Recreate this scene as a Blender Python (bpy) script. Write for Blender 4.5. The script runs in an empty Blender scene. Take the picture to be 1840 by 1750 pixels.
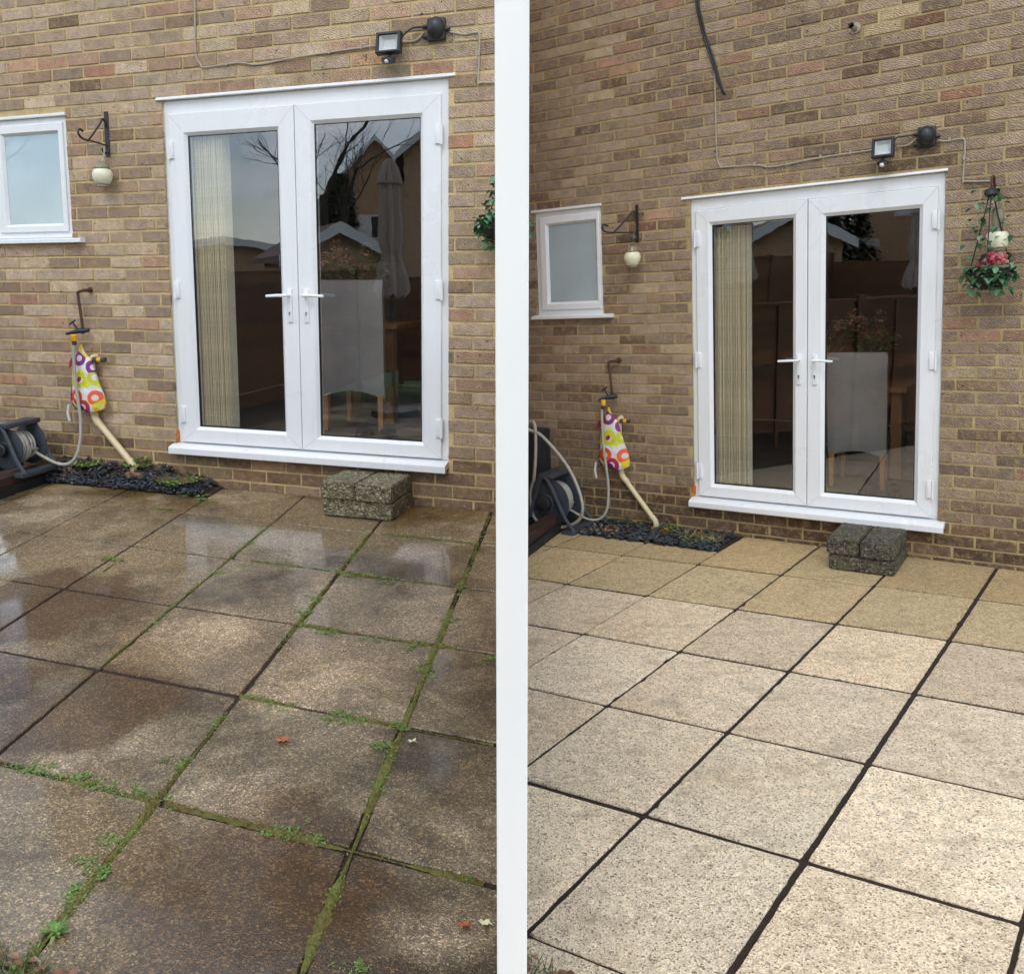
import bpy, bmesh, math, random
from mathutils import Matrix, Vector, noise
R_ = math.radians
rng = random.Random(7)
SC = bpy.context.scene
COL = SC.collection

# ------------------------------------------------------------------ camera, sky, sun, exposure
cam = bpy.data.objects.new('camera', bpy.data.cameras.new('camera'))
COL.objects.link(cam)
cam.matrix_world = Matrix(((0.999885, 0.015185, 0.0, 0.0), (-0.002141, 0.140977, -0.990011, 0.0), (-0.015033, 0.989896, 0.140993, 1.6), (0, 0, 0, 1)))
cam.data.sensor_width = 36.0
cam.data.lens = 31.1956
cam.data.shift_x = 0.092392
cam.data.shift_y = -0.076194
cam.data.clip_start = 0.05
cam.data.clip_end = 600
SC.camera = cam

SUN_ELEV, SUN_ROT = R_(48), R_(200)
world = bpy.data.worlds.new('World'); SC.world = world; world.use_nodes = True
nt = world.node_tree; nt.nodes.clear()
wo = nt.nodes.new('ShaderNodeOutputWorld'); bg = nt.nodes.new('ShaderNodeBackground')
sky = nt.nodes.new('ShaderNodeTexSky'); sky.sky_type = 'NISHITA'; sky.sun_disc = False
sky.sun_elevation = SUN_ELEV; sky.sun_rotation = SUN_ROT
tc = nt.nodes.new('ShaderNodeTexCoord'); mp = nt.nodes.new('ShaderNodeMapping'); mp.inputs['Scale'].default_value = (1, 1, 2.2)
cn = nt.nodes.new('ShaderNodeTexNoise'); cn.inputs['Scale'].default_value = 3.2; cn.inputs['Detail'].default_value = 7; cn.inputs['Roughness'].default_value = .58
cr = nt.nodes.new('ShaderNodeValToRGB'); cr.color_ramp.elements[0].position = .40; cr.color_ramp.elements[1].position = .57
cm = nt.nodes.new('ShaderNodeMix'); cm.data_type = 'RGBA'
cm.inputs['B'].default_value = (10.6, 11.2, 12.0, 1)
nt.links.new(tc.outputs['Generated'], mp.inputs['Vector']); nt.links.new(mp.outputs[0], cn.inputs['Vector'])
nt.links.new(cn.outputs['Fac'], cr.inputs['Fac']); nt.links.new(cr.outputs['Color'], cm.inputs['Factor'])
nt.links.new(sky.outputs[0], cm.inputs['A']); nt.links.new(cm.outputs['Result'], bg.inputs['Color'])
bg.inputs['Strength'].default_value = 0.13
nt.links.new(bg.outputs[0], wo.inputs['Surface'])

sun = bpy.data.objects.new('sun', bpy.data.lights.new('sun', 'SUN')); COL.objects.link(sun)
sun.data.energy = 0.6; sun.data.angle = R_(25); sun.data.color = (1, .96, .9)
# direction matching sky: rotation measured from +Y clockwise
sd = Vector((math.sin(SUN_ROT) * math.cos(SUN_ELEV), math.cos(SUN_ROT) * math.cos(SUN_ELEV), math.sin(SUN_ELEV)))
sun.rotation_euler = sd.to_track_quat('Z', 'Y').to_euler()
SC.view_settings.view_transform = 'Standard'; SC.view_settings.look = 'None'
SC.view_settings.exposure = 0.42; SC.view_settings.gamma = 1.0
SC.render.engine = 'CYCLES'
SC.cycles.max_bounces = 5; SC.cycles.diffuse_bounces = 3; SC.cycles.glossy_bounces = 4; SC.cycles.transparent_max_bounces = 12
SC.cycles.sample_clamp_indirect = 6.0
SC.cycles.use_adaptive_sampling = True; SC.cycles.adaptive_threshold = 0.04
try: SC.cycles.use_denoising = True
except Exception: pass

# ------------------------------------------------------------------ the two patios: local frames (x along wall, y into house, z up)
ML = Matrix(((0.940714, 0.339066, 0.009548, -0.748729), (-0.338973, 0.940741, -0.010126, 5.620526), (-0.012415, 0.006289, 0.999903, 0.250745), (0, 0, 0, 1)))
MR = Matrix(((0.790639, 0.611175, -0.036802, 2.440458), (-0.611157, 0.791402, 0.013062, 5.452047), (0.037108, 0.012165, 0.999237, -0.076339), (0, 0, 0, 1)))
MW = Matrix.Identity(4)
TILT = {'L': 0.02918, 'R': -0.00708}      # fall of each patio

# ------------------------------------------------------------------ helpers
class MB:
    def __init__(s): s.v = []; s.f = []; s.c = []
    def add(s, vs, fs, col=None):
        n = len(s.v); s.v += [tuple(p) for p in vs]; s.f += [tuple(i + n for i in f) for f in fs]
        s.c += [col or (1, 1, 1, 1)] * len(vs); return s
    def box(s, x0, x1, y0, y1, z0, z1, col=None):
        return s.add([(x0, y0, z0), (x1, y0, z0), (x1, y1, z0), (x0, y1, z0), (x0, y0, z1), (x1, y0, z1), (x1, y1, z1), (x0, y1, z1)],
                     [(0, 3, 2, 1), (4, 5, 6, 7), (0, 1, 5, 4), (1, 2, 6, 5), (2, 3, 7, 6), (3, 0, 4, 7)], col)
    def cbox(s, x0, x1, y0, y1, z0, z1, b=.003, col=None):
        """box with chamfered edges"""
        bm = bmesh.new(); bmesh.ops.create_cube(bm, size=1)
        for v in bm.verts: v.co = Vector(((x0 + x1) / 2 + v.co.x * (x1 - x0), (y0 + y1) / 2 + v.co.y * (y1 - y0), (z0 + z1) / 2 + v.co.z * (z1 - z0)))
        bmesh.ops.bevel(bm, geom=bm.edges[:], offset=b, segments=2, affect='EDGES', profile=.6)
        bm.verts.index_update()
        s.add([v.co[:] for v in bm.verts], [[v.index for v in f.verts] for f in bm.faces], col); bm.free(); return s
    def tube(s, pts, r, n=8, cap=True, col=None):
        pts = [Vector(p) for p in pts]; rs = r if isinstance(r, (list, tuple)) else [r] * len(pts)
        vs = []; fs = []; up = None
        for i, p in enumerate(pts):
            t = (pts[min(i + 1, len(pts) - 1)] - pts[max(i - 1, 0)])
            t = t.normalized() if t.length > 1e-9 else Vector((0, 0, 1))
            if up is None:
                up = Vector((0, 0, 1)) if abs(t.z) < .9 else Vector((1, 0, 0))
            a = t.cross(up)
            a = a.normalized() if a.length > 1e-6 else t.orthogonal().normalized()
            b = a.cross(t).normalized(); up = b
            for k in range(n):
                w = 2 * math.pi * k / n; vs.append(p + (a * math.cos(w) + b * math.sin(w)) * rs[i])
        for i in range(len(pts) - 1):
            for k in range(n):
                k2 = (k + 1) % n; fs.append((i * n + k, i * n + k2, (i + 1) * n + k2, (i + 1) * n + k))
        if cap:
            fs.append(tuple(range(n))[::-1]); fs.append(tuple((len(pts) - 1) * n + k for k in range(n)))
        return s.add(vs, fs, col)
    def lathe(s, prof, c=(0, 0, 0), axis='z', n=20, sc=(1, 1), col=None):
        """prof: (radius, height) pairs"""
        vs = []; fs = []
        for r, h in prof:
            for k in range(n):
                w = 2 * math.pi * k / n; a, b = r * math.cos(w) * sc[0], r * math.sin(w) * sc[1]
                q = {'z': (a, b, h), 'y': (a, h, b), 'x': (h, a, b)}[axis]
                vs.append((q[0] + c[0], q[1] + c[1], q[2] + c[2]))
        for i in range(len(prof) - 1):
            for k in range(n):
                k2 = (k + 1) % n; fs.append((i * n + k, i * n + k2, (i + 1) * n + k2, (i + 1) * n + k))
        fs.append(tuple(range(n))[::-1]); fs.append(tuple((len(prof) - 1) * n + k for k in range(n)))
        return s.add(vs, fs, col)
    def prism(s, poly, z0, z1, col=None):
        n = len(poly)
        return s.add([(x, y, z0) for x, y in poly] + [(x, y, z1) for x, y in poly],
                     [tuple(range(n))[::-1], tuple(range(n, 2 * n))] + [(i, (i + 1) % n, n + (i + 1) % n, n + i) for i in range(n)], col)
    def mesh(s, name, mat, smooth=False):
        me = bpy.data.meshes.new(name); me.from_pydata(s.v, [], s.f); me.validate()
        bm = bmesh.new(); bm.from_mesh(me); bmesh.ops.recalc_face_normals(bm, faces=bm.faces[:]); bm.to_mesh(me); bm.free()
        if len(me.vertices) == len(s.c):
            at = me.attributes.new('tint', 'FLOAT_COLOR', 'POINT')
            at.data.foreach_set('color', [x for c in s.c for x in c])
        if smooth:
            for p in me.polygons: p.use_smooth = True
            try: me.set_sharp_from_angle(angle=R_(40))
            except Exception: pass
        me.materials.append(mat); return me
    def build(s, name, mat, parent=None, M=None, loc=None, smooth=False, color=None):
        o = bpy.data.objects.new(name, s.mesh(name, mat, smooth)); COL.objects.link(o)
        if parent is not None: o.parent = parent
        if M is not None: o.matrix_world = M @ Matrix.Translation(loc or (0, 0, 0))
        elif loc is not None: o.location = loc
        if color: o.color = color
        return o

def tag(o, label, cat, group=None, kind=None):
    o['label'] = label; o['category'] = cat
    if group: o['group'] = group
    if kind: o['kind'] = kind
    return o
def setting(o, kind='structure', label=None, cat=None):
    o['kind'] = kind
    if label: o['label'] = label
    if cat: o['category'] = cat
    return o
def thing(name, M, loc, label, cat, group=None, rz=0):
    o = bpy.data.objects.new(name, None); COL.objects.link(o); o.empty_display_size = .05
    o.matrix_world = M @ Matrix.Translation(loc) @ Matrix.Rotation(rz, 4, 'Z')
    return tag(o, label, cat, group)
def link_mesh(name, me, parent=None, loc=(0, 0, 0), color=None, rot=None):
    o = bpy.data.objects.new(name, me); COL.objects.link(o)
    if parent is not None: o.parent = parent
    o.location = loc
    if rot: o.rotation_euler = rot
    if color: o.color = color
    return o
def bez(pts, n=8):
    """smooth polyline through points (Catmull-Rom)"""
    P = [Vector(p) for p in pts]; P = [2 * P[0] - P[1]] + P + [2 * P[-1] - P[-2]]; out = []
    for i in range(1, len(P) - 2):
        for k in range(n):
            t = k / n; a, b, c, d = P[i - 1:i + 3]
            out.append(.5 * ((2 * b) + (-a + c) * t + (2 * a - 5 * b + 4 * c - d) * t * t + (-a + 3 * b - 3 * c + d) * t ** 3))
    out.append(P[-2]); return out
def srgb(r, g, b, k=1.0):
    f = lambda u: ((u / 255 + .055) / 1.055) ** 2.4 if u > 10 else u / 255 / 12.92
    return (f(r) * k, f(g) * k, f(b) * k, 1)

# ------------------------------------------------------------------ materials
class Mat:
    def __init__(s, name):
        s.m = bpy.data.materials.new(name); s.m.use_nodes = True; s.t = s.m.node_tree
        s.b = s.t.nodes['Principled BSDF']; s.out = s.t.nodes['Material Output']
    def n(s, typ, **kw):
        q = s.t.nodes.new('ShaderNode' + typ)
        for k, v in kw.items():
            if hasattr(q, k): setattr(q, k, v)
            else: q.inputs[k.replace('_', ' ')].default_value = v
        return q
    def l(s, a, b): s.t.links.new(a, b); return s
    def set(s, **kw):
        for k, v in kw.items(): s.b.inputs[k.replace('_', ' ')].default_value = v
        return s
    def pos(s): return s.n('NewGeometry').outputs['Position']
    def obj(s): return s.n('TexCoord').outputs['Object']
    def noise(s, scale, detail=4, vec=None, rough=.55, dist=0.0):
        q = s.n('TexNoise'); q.inputs['Scale'].default_value = scale; q.inputs['Detail'].default_value = detail
        q.inputs['Roughness'].default_value = rough; q.inputs['Distortion'].default_value = dist
        s.l(vec if vec is not None else s.pos(), q.inputs['Vector']); return q.outputs['Fac']
    def ramp(s, fac, stops, interp='LINEAR'):
        q = s.n('ValToRGB'); cr = q.color_ramp; cr.interpolation = interp
        while len(cr.elements) < len(stops): cr.elements.new(.5)
        for e, (p, c) in zip(cr.elements, stops):
            e.position = p; e.color = c if isinstance(c, tuple) else (c, c, c, 1)
        s.l(fac, q.inputs['Fac']); return q.outputs['Color']
    def mix(s, fac, a, b, mode='MIX'):
        q = s.n('Mix', data_type='RGBA', blend_type=mode)
        for key, val in (('Factor', fac), ('A', a), ('B', b)):
            if isinstance(val, (int, float)): q.inputs[key].default_value = val if key == 'Factor' else (val, val, val, 1)
            elif isinstance(val, tuple): q.inputs[key].default_value = val
            else: s.l(val, q.inputs[key])
        return q.outputs['Result']
    def math(s, op, a, b=None, clamp=False):
        q = s.n('Math', operation=op); q.use_clamp = clamp
        for i, v in enumerate((a, b)):
            if v is None: continue
            if isinstance(v, (int, float)): q.inputs[i].default_value = v
            else: s.l(v, q.inputs[i])
        return q.outputs[0]
    def bump(s, h, strength=.3, dist=.01, norm=None):
        q = s.n('Bump'); q.inputs['Strength'].default_value = strength; q.inputs['Distance'].default_value = dist
        s.l(h, q.inputs['Height'])
        if norm is not None: s.l(norm, q.inputs['Normal'])
        return q.outputs['Normal']
    def tint(s):
        a = s.n('Attribute', attribute_name='tint').outputs['Color']; o = s.n('ObjectInfo').outputs['Color']
        return s.mix(1.0, a, o, 'MULTIPLY')
    def base(s, c): s.l(c, s.b.inputs['Base Color']); return s
    def normal(s, c): s.l(c, s.b.inputs['Normal']); return s

def simple(name, col, rough=.5, metal=0.0, var=.12, scale=30, bump=0.0, spec=.5, sub=None):
    m = Mat(name); m.set(Roughness=rough, Metallic=metal); m.b.inputs['Specular IOR Level'].default_value = spec
    f = m.noise(scale, 5)
    m.base(m.mix(1.0, col, m.ramp(f, [(.25, 1 - var), (.75, 1 + var)]), 'MULTIPLY'))
    m.l(m.ramp(m.noise(scale * .3, 3), [(.3, max(.02, rough - .08)), (.7, min(1, rough + .1))]), m.b.inputs['Roughness'])
    if bump: m.normal(m.bump(f, bump, .004))
    return m.m

def brick_material(name):
    m = Mat(name)
    oi = m.n('ObjectInfo')
    vec = m.n('VectorMath', operation='ADD'); sc = m.n('VectorMath', operation='SCALE'); sc.inputs['Scale'].default_value = 5.3
    m.l(oi.outputs['Location'], sc.inputs[0]); m.l(m.obj(), vec.inputs[0]); m.l(sc.outputs[0], vec.inputs[1])
    v = vec.outputs[0]
    n1 = m.noise(16, 3, v, .6); n2 = m.noise(150, 2, v, .7); n3 = m.noise(30, 3, v, .65)
    # drag-wire scoring: each brick scored at its own slant and depth
    mp = m.n('Mapping'); rot = m.n('CombineXYZ'); m.l(m.math('ADD', m.math('MULTIPLY', oi.outputs['Random'], .55), .62), rot.inputs['Y']); m.l(rot.outputs[0], mp.inputs['Rotation']); m.l(v, mp.inputs['Vector'])
    wv = m.n('TexWave', wave_type='BANDS', bands_direction='X'); wv.inputs['Scale'].default_value = 27; wv.inputs['Distortion'].default_value = 7
    wv.inputs['Detail'].default_value = 2; wv.inputs['Detail Scale'].default_value = 2.6
    m.l(mp.outputs[0], wv.inputs['Vector'])
    c = m.tint()
    c = m.mix(1.0, c, m.ramp(n1, [(.25, .74), (.5, 1.0), (.75, 1.22)]), 'MULTIPLY')
    c = m.mix(m.ramp(n3, [(.46, 0.0), (.72, .55)]), c, srgb(190, 166, 122), 'MIX')
    sl = m.math('MULTIPLY', m.ramp(n3, [(.3, .25), (.6, .75)]), 1.0)
    c = m.mix(sl, c, m.mix(1.0, c, m.ramp(wv.outputs['Color'], [(.1, .58), (.5, 1.1)]), 'MULTIPLY'), 'MIX')
    c = m.mix(1.0, c, m.ramp(n2, [(.3, .78), (.7, 1.2)]), 'MULTIPLY')
    c = m.mix(m.ramp(m.noise(48, 1, v), [(.71, 0.0), (.76, .75)]), c, srgb(60, 48, 40))
    m.base(c); m.set(Roughness=.88); m.b.inputs['Specular IOR Level'].default_value = .2
    h = m.math('ADD', m.math('MULTIPLY', wv.outputs['Fac'], .5), m.math('ADD', m.math('MULTIPLY', n2, .7), n3))
    m.normal(m.bump(h, .85, .006)); return m.m

def mortar_material(name, col):
    m = Mat(name); n1 = m.noise(7, 5); n2 = m.noise(160, 3)
    c = m.mix(1.0, col, m.ramp(n1, [(.25, .66), (.75, 1.2)]), 'MULTIPLY')
    c = m.mix(1.0, c, m.ramp(n2, [(.3, .7), (.7, 1.2)]), 'MULTIPLY')
    m.base(c); m.set(Roughness=.95); m.b.inputs['Specular IOR Level'].default_value = .15
    m.normal(m.bump(n2, .6, .004)); return m.m

def slab_clean():
    m = Mat('washed aggregate paving'); p = m.pos(); oi = m.n('ObjectInfo')
    v = m.n('TexVoronoi'); v.inputs['Scale'].default_value = 235; m.l(p, v.inputs['Vector'])
    v2 = m.n('TexVoronoi'); v2.inputs['Scale'].default_value = 165; m.l(p, v2.inputs['Vector'])
    bw = m.n('SeparateColor'); m.l(v.outputs['Color'], bw.inputs[0]); bw2 = m.n('SeparateColor'); m.l(v2.outputs['Color'], bw2.inputs[0])
    # every slab has its own stains: shift the stain pattern slab by slab
    sh = m.n('VectorMath', operation='ADD'); cb = m.n('CombineXYZ'); m.l(m.math('MULTIPLY', oi.outputs['Random'], 37.0), cb.inputs['Z']); m.l(p, sh.inputs[0]); m.l(cb.outputs[0], sh.inputs[1]); q = sh.outputs[0]
    c = m.tint()
    c = m.mix(1.0, c, m.ramp(bw.outputs[0], [(0, .26), (.05, .46), (.11, .88), (.6, 1.06), (.9, 1.25), (1, 1.42)]), 'MULTIPLY')
    c = m.mix(m.ramp(bw2.outputs[1], [(.86, 0.0), (.89, .4)], 'CONSTANT'), c, srgb(176, 140, 98), 'MIX')
    c = m.mix(m.ramp(bw2.outputs[0], [(.945, 0.0), (.96, .6)], 'CONSTANT'), c, srgb(84, 70, 58), 'MIX')
    c = m.mix(m.ramp(m.noise(5.5, 5, q, .7), [(.52, 0.0), (.74, .5)]), c, srgb(142, 126, 102), 'MIX')
    mp = m.n('Mapping'); mp.inputs['Rotation'].default_value = (0, 0, .5); mp.inputs['Scale'].default_value = (1, 5, 1); m.l(q, mp.inputs['Vector'])
    c = m.mix(m.ramp(m.noise(3.0, 4, mp.outputs[0], .65), [(.54, 0.0), (.72, .3)]), c, srgb(160, 138, 104), 'MIX')
    c = m.mix(m.ramp(m.noise(1.6, 3, q, .6), [(.55, 0.0), (.75, .22)]), c, srgb(196, 158, 106), 'MIX')
    c = m.mix(1.0, c, m.ramp(m.noise(30, 3, p, .75), [(.3, .8), (.7, 1.14)]), 'MULTIPLY')
    m.base(c); m.set(Roughness=.85); m.b.inputs['Specular IOR Level'].default_value = .25
    h = m.math('ADD', v.outputs['Distance'], v2.outputs['Distance'])
    m.normal(m.bump(h, .6, .004)); return m.m

def slab_wet():
    m = Mat('wet stained aggregate paving'); p = m.pos(); oi = m.n('ObjectInfo')
    v = m.n('TexVoronoi'); v.inputs['Scale'].default_value = 225; m.l(p, v.inputs['Vector'])
    v2 = m.n('TexVoronoi'); v2.inputs['Scale'].default_value = 175; m.l(p, v2.inputs['Vector'])
    bw = m.n('SeparateColor'); m.l(v.outputs['Color'], bw.inputs[0]); bw2 = m.n('SeparateColor'); m.l(v2.outputs['Color'], bw2.inputs[0])
    big = m.noise(1.35, 4, p, .62, .3); mid = m.noise(4.0, 4, p, .62); alg = m.noise(2.1, 4, p, .65, .4); fine = m.noise(40, 2, p, .7); wob = m.noise(4.5, 4, p, .6)
    dt = m.n('VectorMath', operation='DOT_PRODUCT'); m.l(p, dt.inputs[0]); dt.inputs[1].default_value = (.3391, .9407, .0063)
    yl = m.math('SUBTRACT', dt.outputs['Value'], 5.035)                       # metres out from the wall
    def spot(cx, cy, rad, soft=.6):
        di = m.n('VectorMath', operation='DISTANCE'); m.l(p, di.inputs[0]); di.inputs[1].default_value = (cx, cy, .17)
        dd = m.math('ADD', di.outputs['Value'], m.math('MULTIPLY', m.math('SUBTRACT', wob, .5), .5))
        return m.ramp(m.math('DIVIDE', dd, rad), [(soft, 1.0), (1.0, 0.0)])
    brown_spots = m.math('MAXIMUM', m.math('MAXIMUM', spot(-1.76, 3.86, .44, .85), spot(-1.15, 2.90, .36, .7)), m.math('MAXIMUM', spot(-1.50, 3.10, .26), spot(-.42, 2.0, .5, .4)))  # brown tone mixed into round, wobbly-edged spots
    pale = m.math('MAXIMUM', spot(-.92, 3.45, .42, .3), spot(-.45, 3.2, .42, .3))
    c = m.tint()
    c = m.mix(m.ramp(mid, [(.40, .8), (.54, 0.0)]), c, srgb(84, 66, 38), 'MIX')
    c = m.mix(m.ramp(big, [(.44, 0.0), (.58, .85)]), c, srgb(176, 158, 130), 'MIX')
    c = m.mix(m.math('MULTIPLY', pale, .85), c, srgb(194, 168, 136), 'MIX')
    c = m.mix(m.math('MULTIPLY', brown_spots, .85), c, srgb(98, 70, 38), 'MIX')
    c = m.mix(m.ramp(alg, [(.58, 0.0), (.74, .5)]), c, srgb(104, 92, 34), 'MIX')
    c = m.mix(.85, c, m.ramp(bw.outputs[0], [(0, .32), (.25, .6), (.65, 1.0), (.85, 1.5), (.95, 2.3), (1, 3.0)]), 'MULTIPLY')
    c = m.mix(m.ramp(bw2.outputs[0], [(.90, 0.0), (.93, .55)], 'CONSTANT'), c, srgb(176, 150, 108), 'MIX')
    c = m.mix(1.0, c, m.ramp(fine, [(.3, .74), (.7, 1.22)]), 'MULTIPLY')
    h = m.math('ADD', v.outputs['Distance'], v2.outputs['Distance'])
    m.normal(m.bump(h, .6, .005))
    wet = m.math('ADD', m.noise(1.9, 3, p, .55, .2), m.math('MULTIPLY', m.ramp(m.math('ADD', m.math('MULTIPLY', yl, .3), 1.0), [(.42, 0.0), (.55, 1.0), (.84, 1.0), (.92, .0)]), .08))
    wet = m.math('ADD', wet, m.math('MULTIPLY', m.math('MAXIMUM', m.math('MAXIMUM', spot(-1.0, 2.12, .55), spot(-1.1, 4.72, .5)), m.math('MAXIMUM', spot(-.62, 4.8, .4), spot(-.15, 4.45, .42))), .14))
    wet = m.math('ADD', wet, m.math('MULTIPLY', brown_spots, .06)); wet = m.math('SUBTRACT', wet, m.math('MULTIPLY', pale, .10))
    c = m.mix(m.ramp(wet, [(.40, 0.0), (.52, .9)]), c, m.mix(1.0, c, srgb(206, 198, 182), 'MULTIPLY'))      # soaked stone is darker
    m.base(c); m.set(Roughness=.6); m.b.inputs['Specular IOR Level'].default_value = .35
    m.l(m.ramp(wet, [(.36, .25), (.46, .75), (.54, 1.0)]), m.b.inputs['Coat Weight'])
    m.l(m.ramp(wet, [(.38, .36), (.48, .24), (.58, .13), (.70, .05)]), m.b.inputs['Coat Roughness'])
    m.b.inputs['Coat IOR'].default_value = 1.45
    cb = m.bump(m.math('MULTIPLY', h, m.ramp(wet, [(.44, 1.0), (.60, .04)])), .2, .004)
    m.l(cb, m.b.inputs['Coat Normal']); return m.m

def glass_material(name, drops):
    m = Mat(name); t = m.t; t.nodes.remove(m.b)
    g = m.n('BsdfGlossy'); g.inputs['Roughness'].default_value = .0; g.inputs['Color'].default_value = (.96, .98, 1, 1)
    tr = m.n('BsdfTransparent'); tr.inputs['Color'].default_value = (.955, .96, .96, 1)
    geo = m.n('NewGeometry'); d = m.n('VectorMath', operation='DOT_PRODUCT')
    m.l(geo.outputs['Normal'], d.inputs[0]); m.l(geo.outputs['Incoming'], d.inputs[1])
    cs = m.math('ABSOLUTE', d.outputs['Value'])
    fr = m.math('ADD', m.math('MULTIPLY', m.math('POWER', m.math('SUBTRACT', 1.0, cs), 5.0), .85), .105)
    hw = m.noise(5, 2)
    nb = m.bump(hw, .010, .02)
    m.l(nb, g.inputs['Normal'])
    mx = m.n('MixShader'); m.l(fr, mx.inputs[0]); m.l(tr.outputs[0], mx.inputs[1]); m.l(g.outputs[0], mx.inputs[2])
    last = mx.outputs[0]
    if drops:                                                     # dried spots and rain beads
        v = m.n('TexVoronoi'); v.inputs['Scale'].default_value = 75; m.l(m.pos(), v.inputs['Vector'])
        sepc = m.n('SeparateColor'); m.l(v.outputs['Color'], sepc.inputs[0])
        spot = m.math('MULTIPLY', m.math('LESS_THAN', v.outputs['Distance'], .17), m.math('GREATER_THAN', sepc.outputs[0], .8 if drops > 1 else .9))
        spot = m.math('MULTIPLY', spot, .16)
        df = m.n('BsdfDiffuse'); df.inputs['Color'].default_value = (.7, .73, .75, 1)
        m2 = m.n('MixShader'); m.l(spot, m2.inputs[0]); m.l(last, m2.inputs[1]); m.l(df.outputs[0], m2.inputs[2]); last = m2.outputs[0]
    m.l(last, m.out.inputs['Surface']); return m.m

def frosted_material():
    m = Mat('obscured reeded glass'); p = m.obj()
    mp = m.n('Mapping'); m.l(p, mp.inputs['Vector']); mp.inputs['Scale'].default_value = (1, 1, .12)
    h = m.noise(70, 4, mp.outputs[0], .7)
    m.base(m.mix(m.noise(3, 3, p), srgb(150, 172, 182), srgb(186, 204, 210))); m.set(Roughness=.10)  # pale blue-grey base stands in for scattered sky reflection
    m.b.inputs['Specular IOR Level'].default_value = .8; m.b.inputs['Coat Weight'].default_value = 1.0; m.b.inputs['Coat IOR'].default_value = 1.9; m.b.inputs['Coat Roughness'].default_value = .02; m.normal(m.bump(h, .22, .003)); return m.m

def bag_material():
    m = Mat('retro circle printed fabric'); p = m.obj()
    mp = m.n('Mapping'); m.l(p, mp.inputs['Vector']); mp.inputs['Rotation'].default_value = (R_(-90), 0, 0); mp.inputs['Location'].default_value = (.03, .02, 0)
    v = m.n('TexVoronoi', voronoi_dimensions='2D'); v.inputs['Scale'].default_value = 9.5; v.inputs['Randomness'].default_value = .7; m.l(mp.outputs[0], v.inputs['Vector'])
    sp = m.n('SeparateColor'); m.l(v.outputs['Color'], sp.inputs[0])
    hue = m.ramp(sp.outputs[0], [(0, srgb(226, 84, 48)), (.24, srgb(120, 46, 120)), (.46, srgb(196, 200, 40)), (.62, srgb(232, 96, 60)), (.76, srgb(168, 36, 96)), (.9, srgb(225, 196, 52))], 'CONSTANT')
    ring = m.ramp(v.outputs['Distance'], [(0, 0.0), (.2, 0.0), (.205, 1.0), (.48, 1.0), (.485, 0.0)], 'CONSTANT')
    v2 = m.n('TexVoronoi', voronoi_dimensions='2D'); v2.inputs['Scale'].default_value = 15; v2.inputs['Randomness'].default_value = .8; m.l(mp.outputs[0], v2.inputs['Vector'])
    s2 = m.n('SeparateColor'); m.l(v2.outputs['Color'], s2.inputs[0])
    hue2 = m.ramp(s2.outputs[1], [(0, srgb(206, 214, 60)), (.3, srgb(222, 222, 226)), (.55, srgb(96, 60, 130)), (.7, srgb(222, 222, 226)), (.85, srgb(150, 40, 90))], 'CONSTANT')
    g0 = m.mix(m.ramp(v2.outputs['Distance'], [(0, 1.0), (.44, 1.0), (.445, 0.0)], 'CONSTANT'), srgb(216, 206, 204), hue2)
    m.base(m.mix(ring, g0, hue)); m.set(Roughness=.6); m.normal(m.bump(m.noise(26, 4, p), .7, .012)); return m.m

def wood_material(name, a, b, scale=(2, 30, 30), rough=.7):
    m = Mat(name); mp = m.n('Mapping'); mp.inputs['Scale'].default_value = scale; m.l(m.obj(), mp.inputs['Vector'])
    oi = m.n('ObjectInfo'); ad = m.n('VectorMath', operation='ADD'); m.l(mp.outputs[0], ad.inputs[0]); m.l(oi.outputs['Location'], ad.inputs[1])
    f = m.noise(1.6, 6, ad.outputs[0], .65, .6); c = m.mix(m.ramp(f, [(.3, 0.0), (.7, 1.0)]), a, b)
    m.base(m.mix(1.0, c, m.tint(), 'MULTIPLY')); m.set(Roughness=rough); m.normal(m.bump(f, .35, .004)); return m.m

def leaf_material(name, rough=.45, trans=.25):
    m = Mat(name); c = m.tint()
    m.base(m.mix(1.0, c, m.ramp(m.noise(60, 2), [(.3, .75), (.7, 1.25)]), 'MULTIPLY')); m.set(Roughness=rough)
    m.b.inputs['Subsurface Weight'].default_value = 0.0
    return m.m

def cloth_material(name, col, scale=240, rough=.85):
    m = Mat(name); f = m.noise(scale, 3, m.obj(), .7); g = m.noise(6, 4, m.obj())
    c = m.mix(1.0, col, m.ramp(f, [(.3, .75), (.7, 1.22)]), 'MULTIPLY'); c = m.mix(1.0, c, m.ramp(g, [(.3, .88), (.7, 1.1)]), 'MULTIPLY')
    m.base(m.mix(1.0, c, m.tint(), 'MULTIPLY')); m.set(Roughness=rough); m.b.inputs['Specular IOR Level'].default_value = .2; m.normal(m.bump(f, .4, .003)); return m.m

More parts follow.
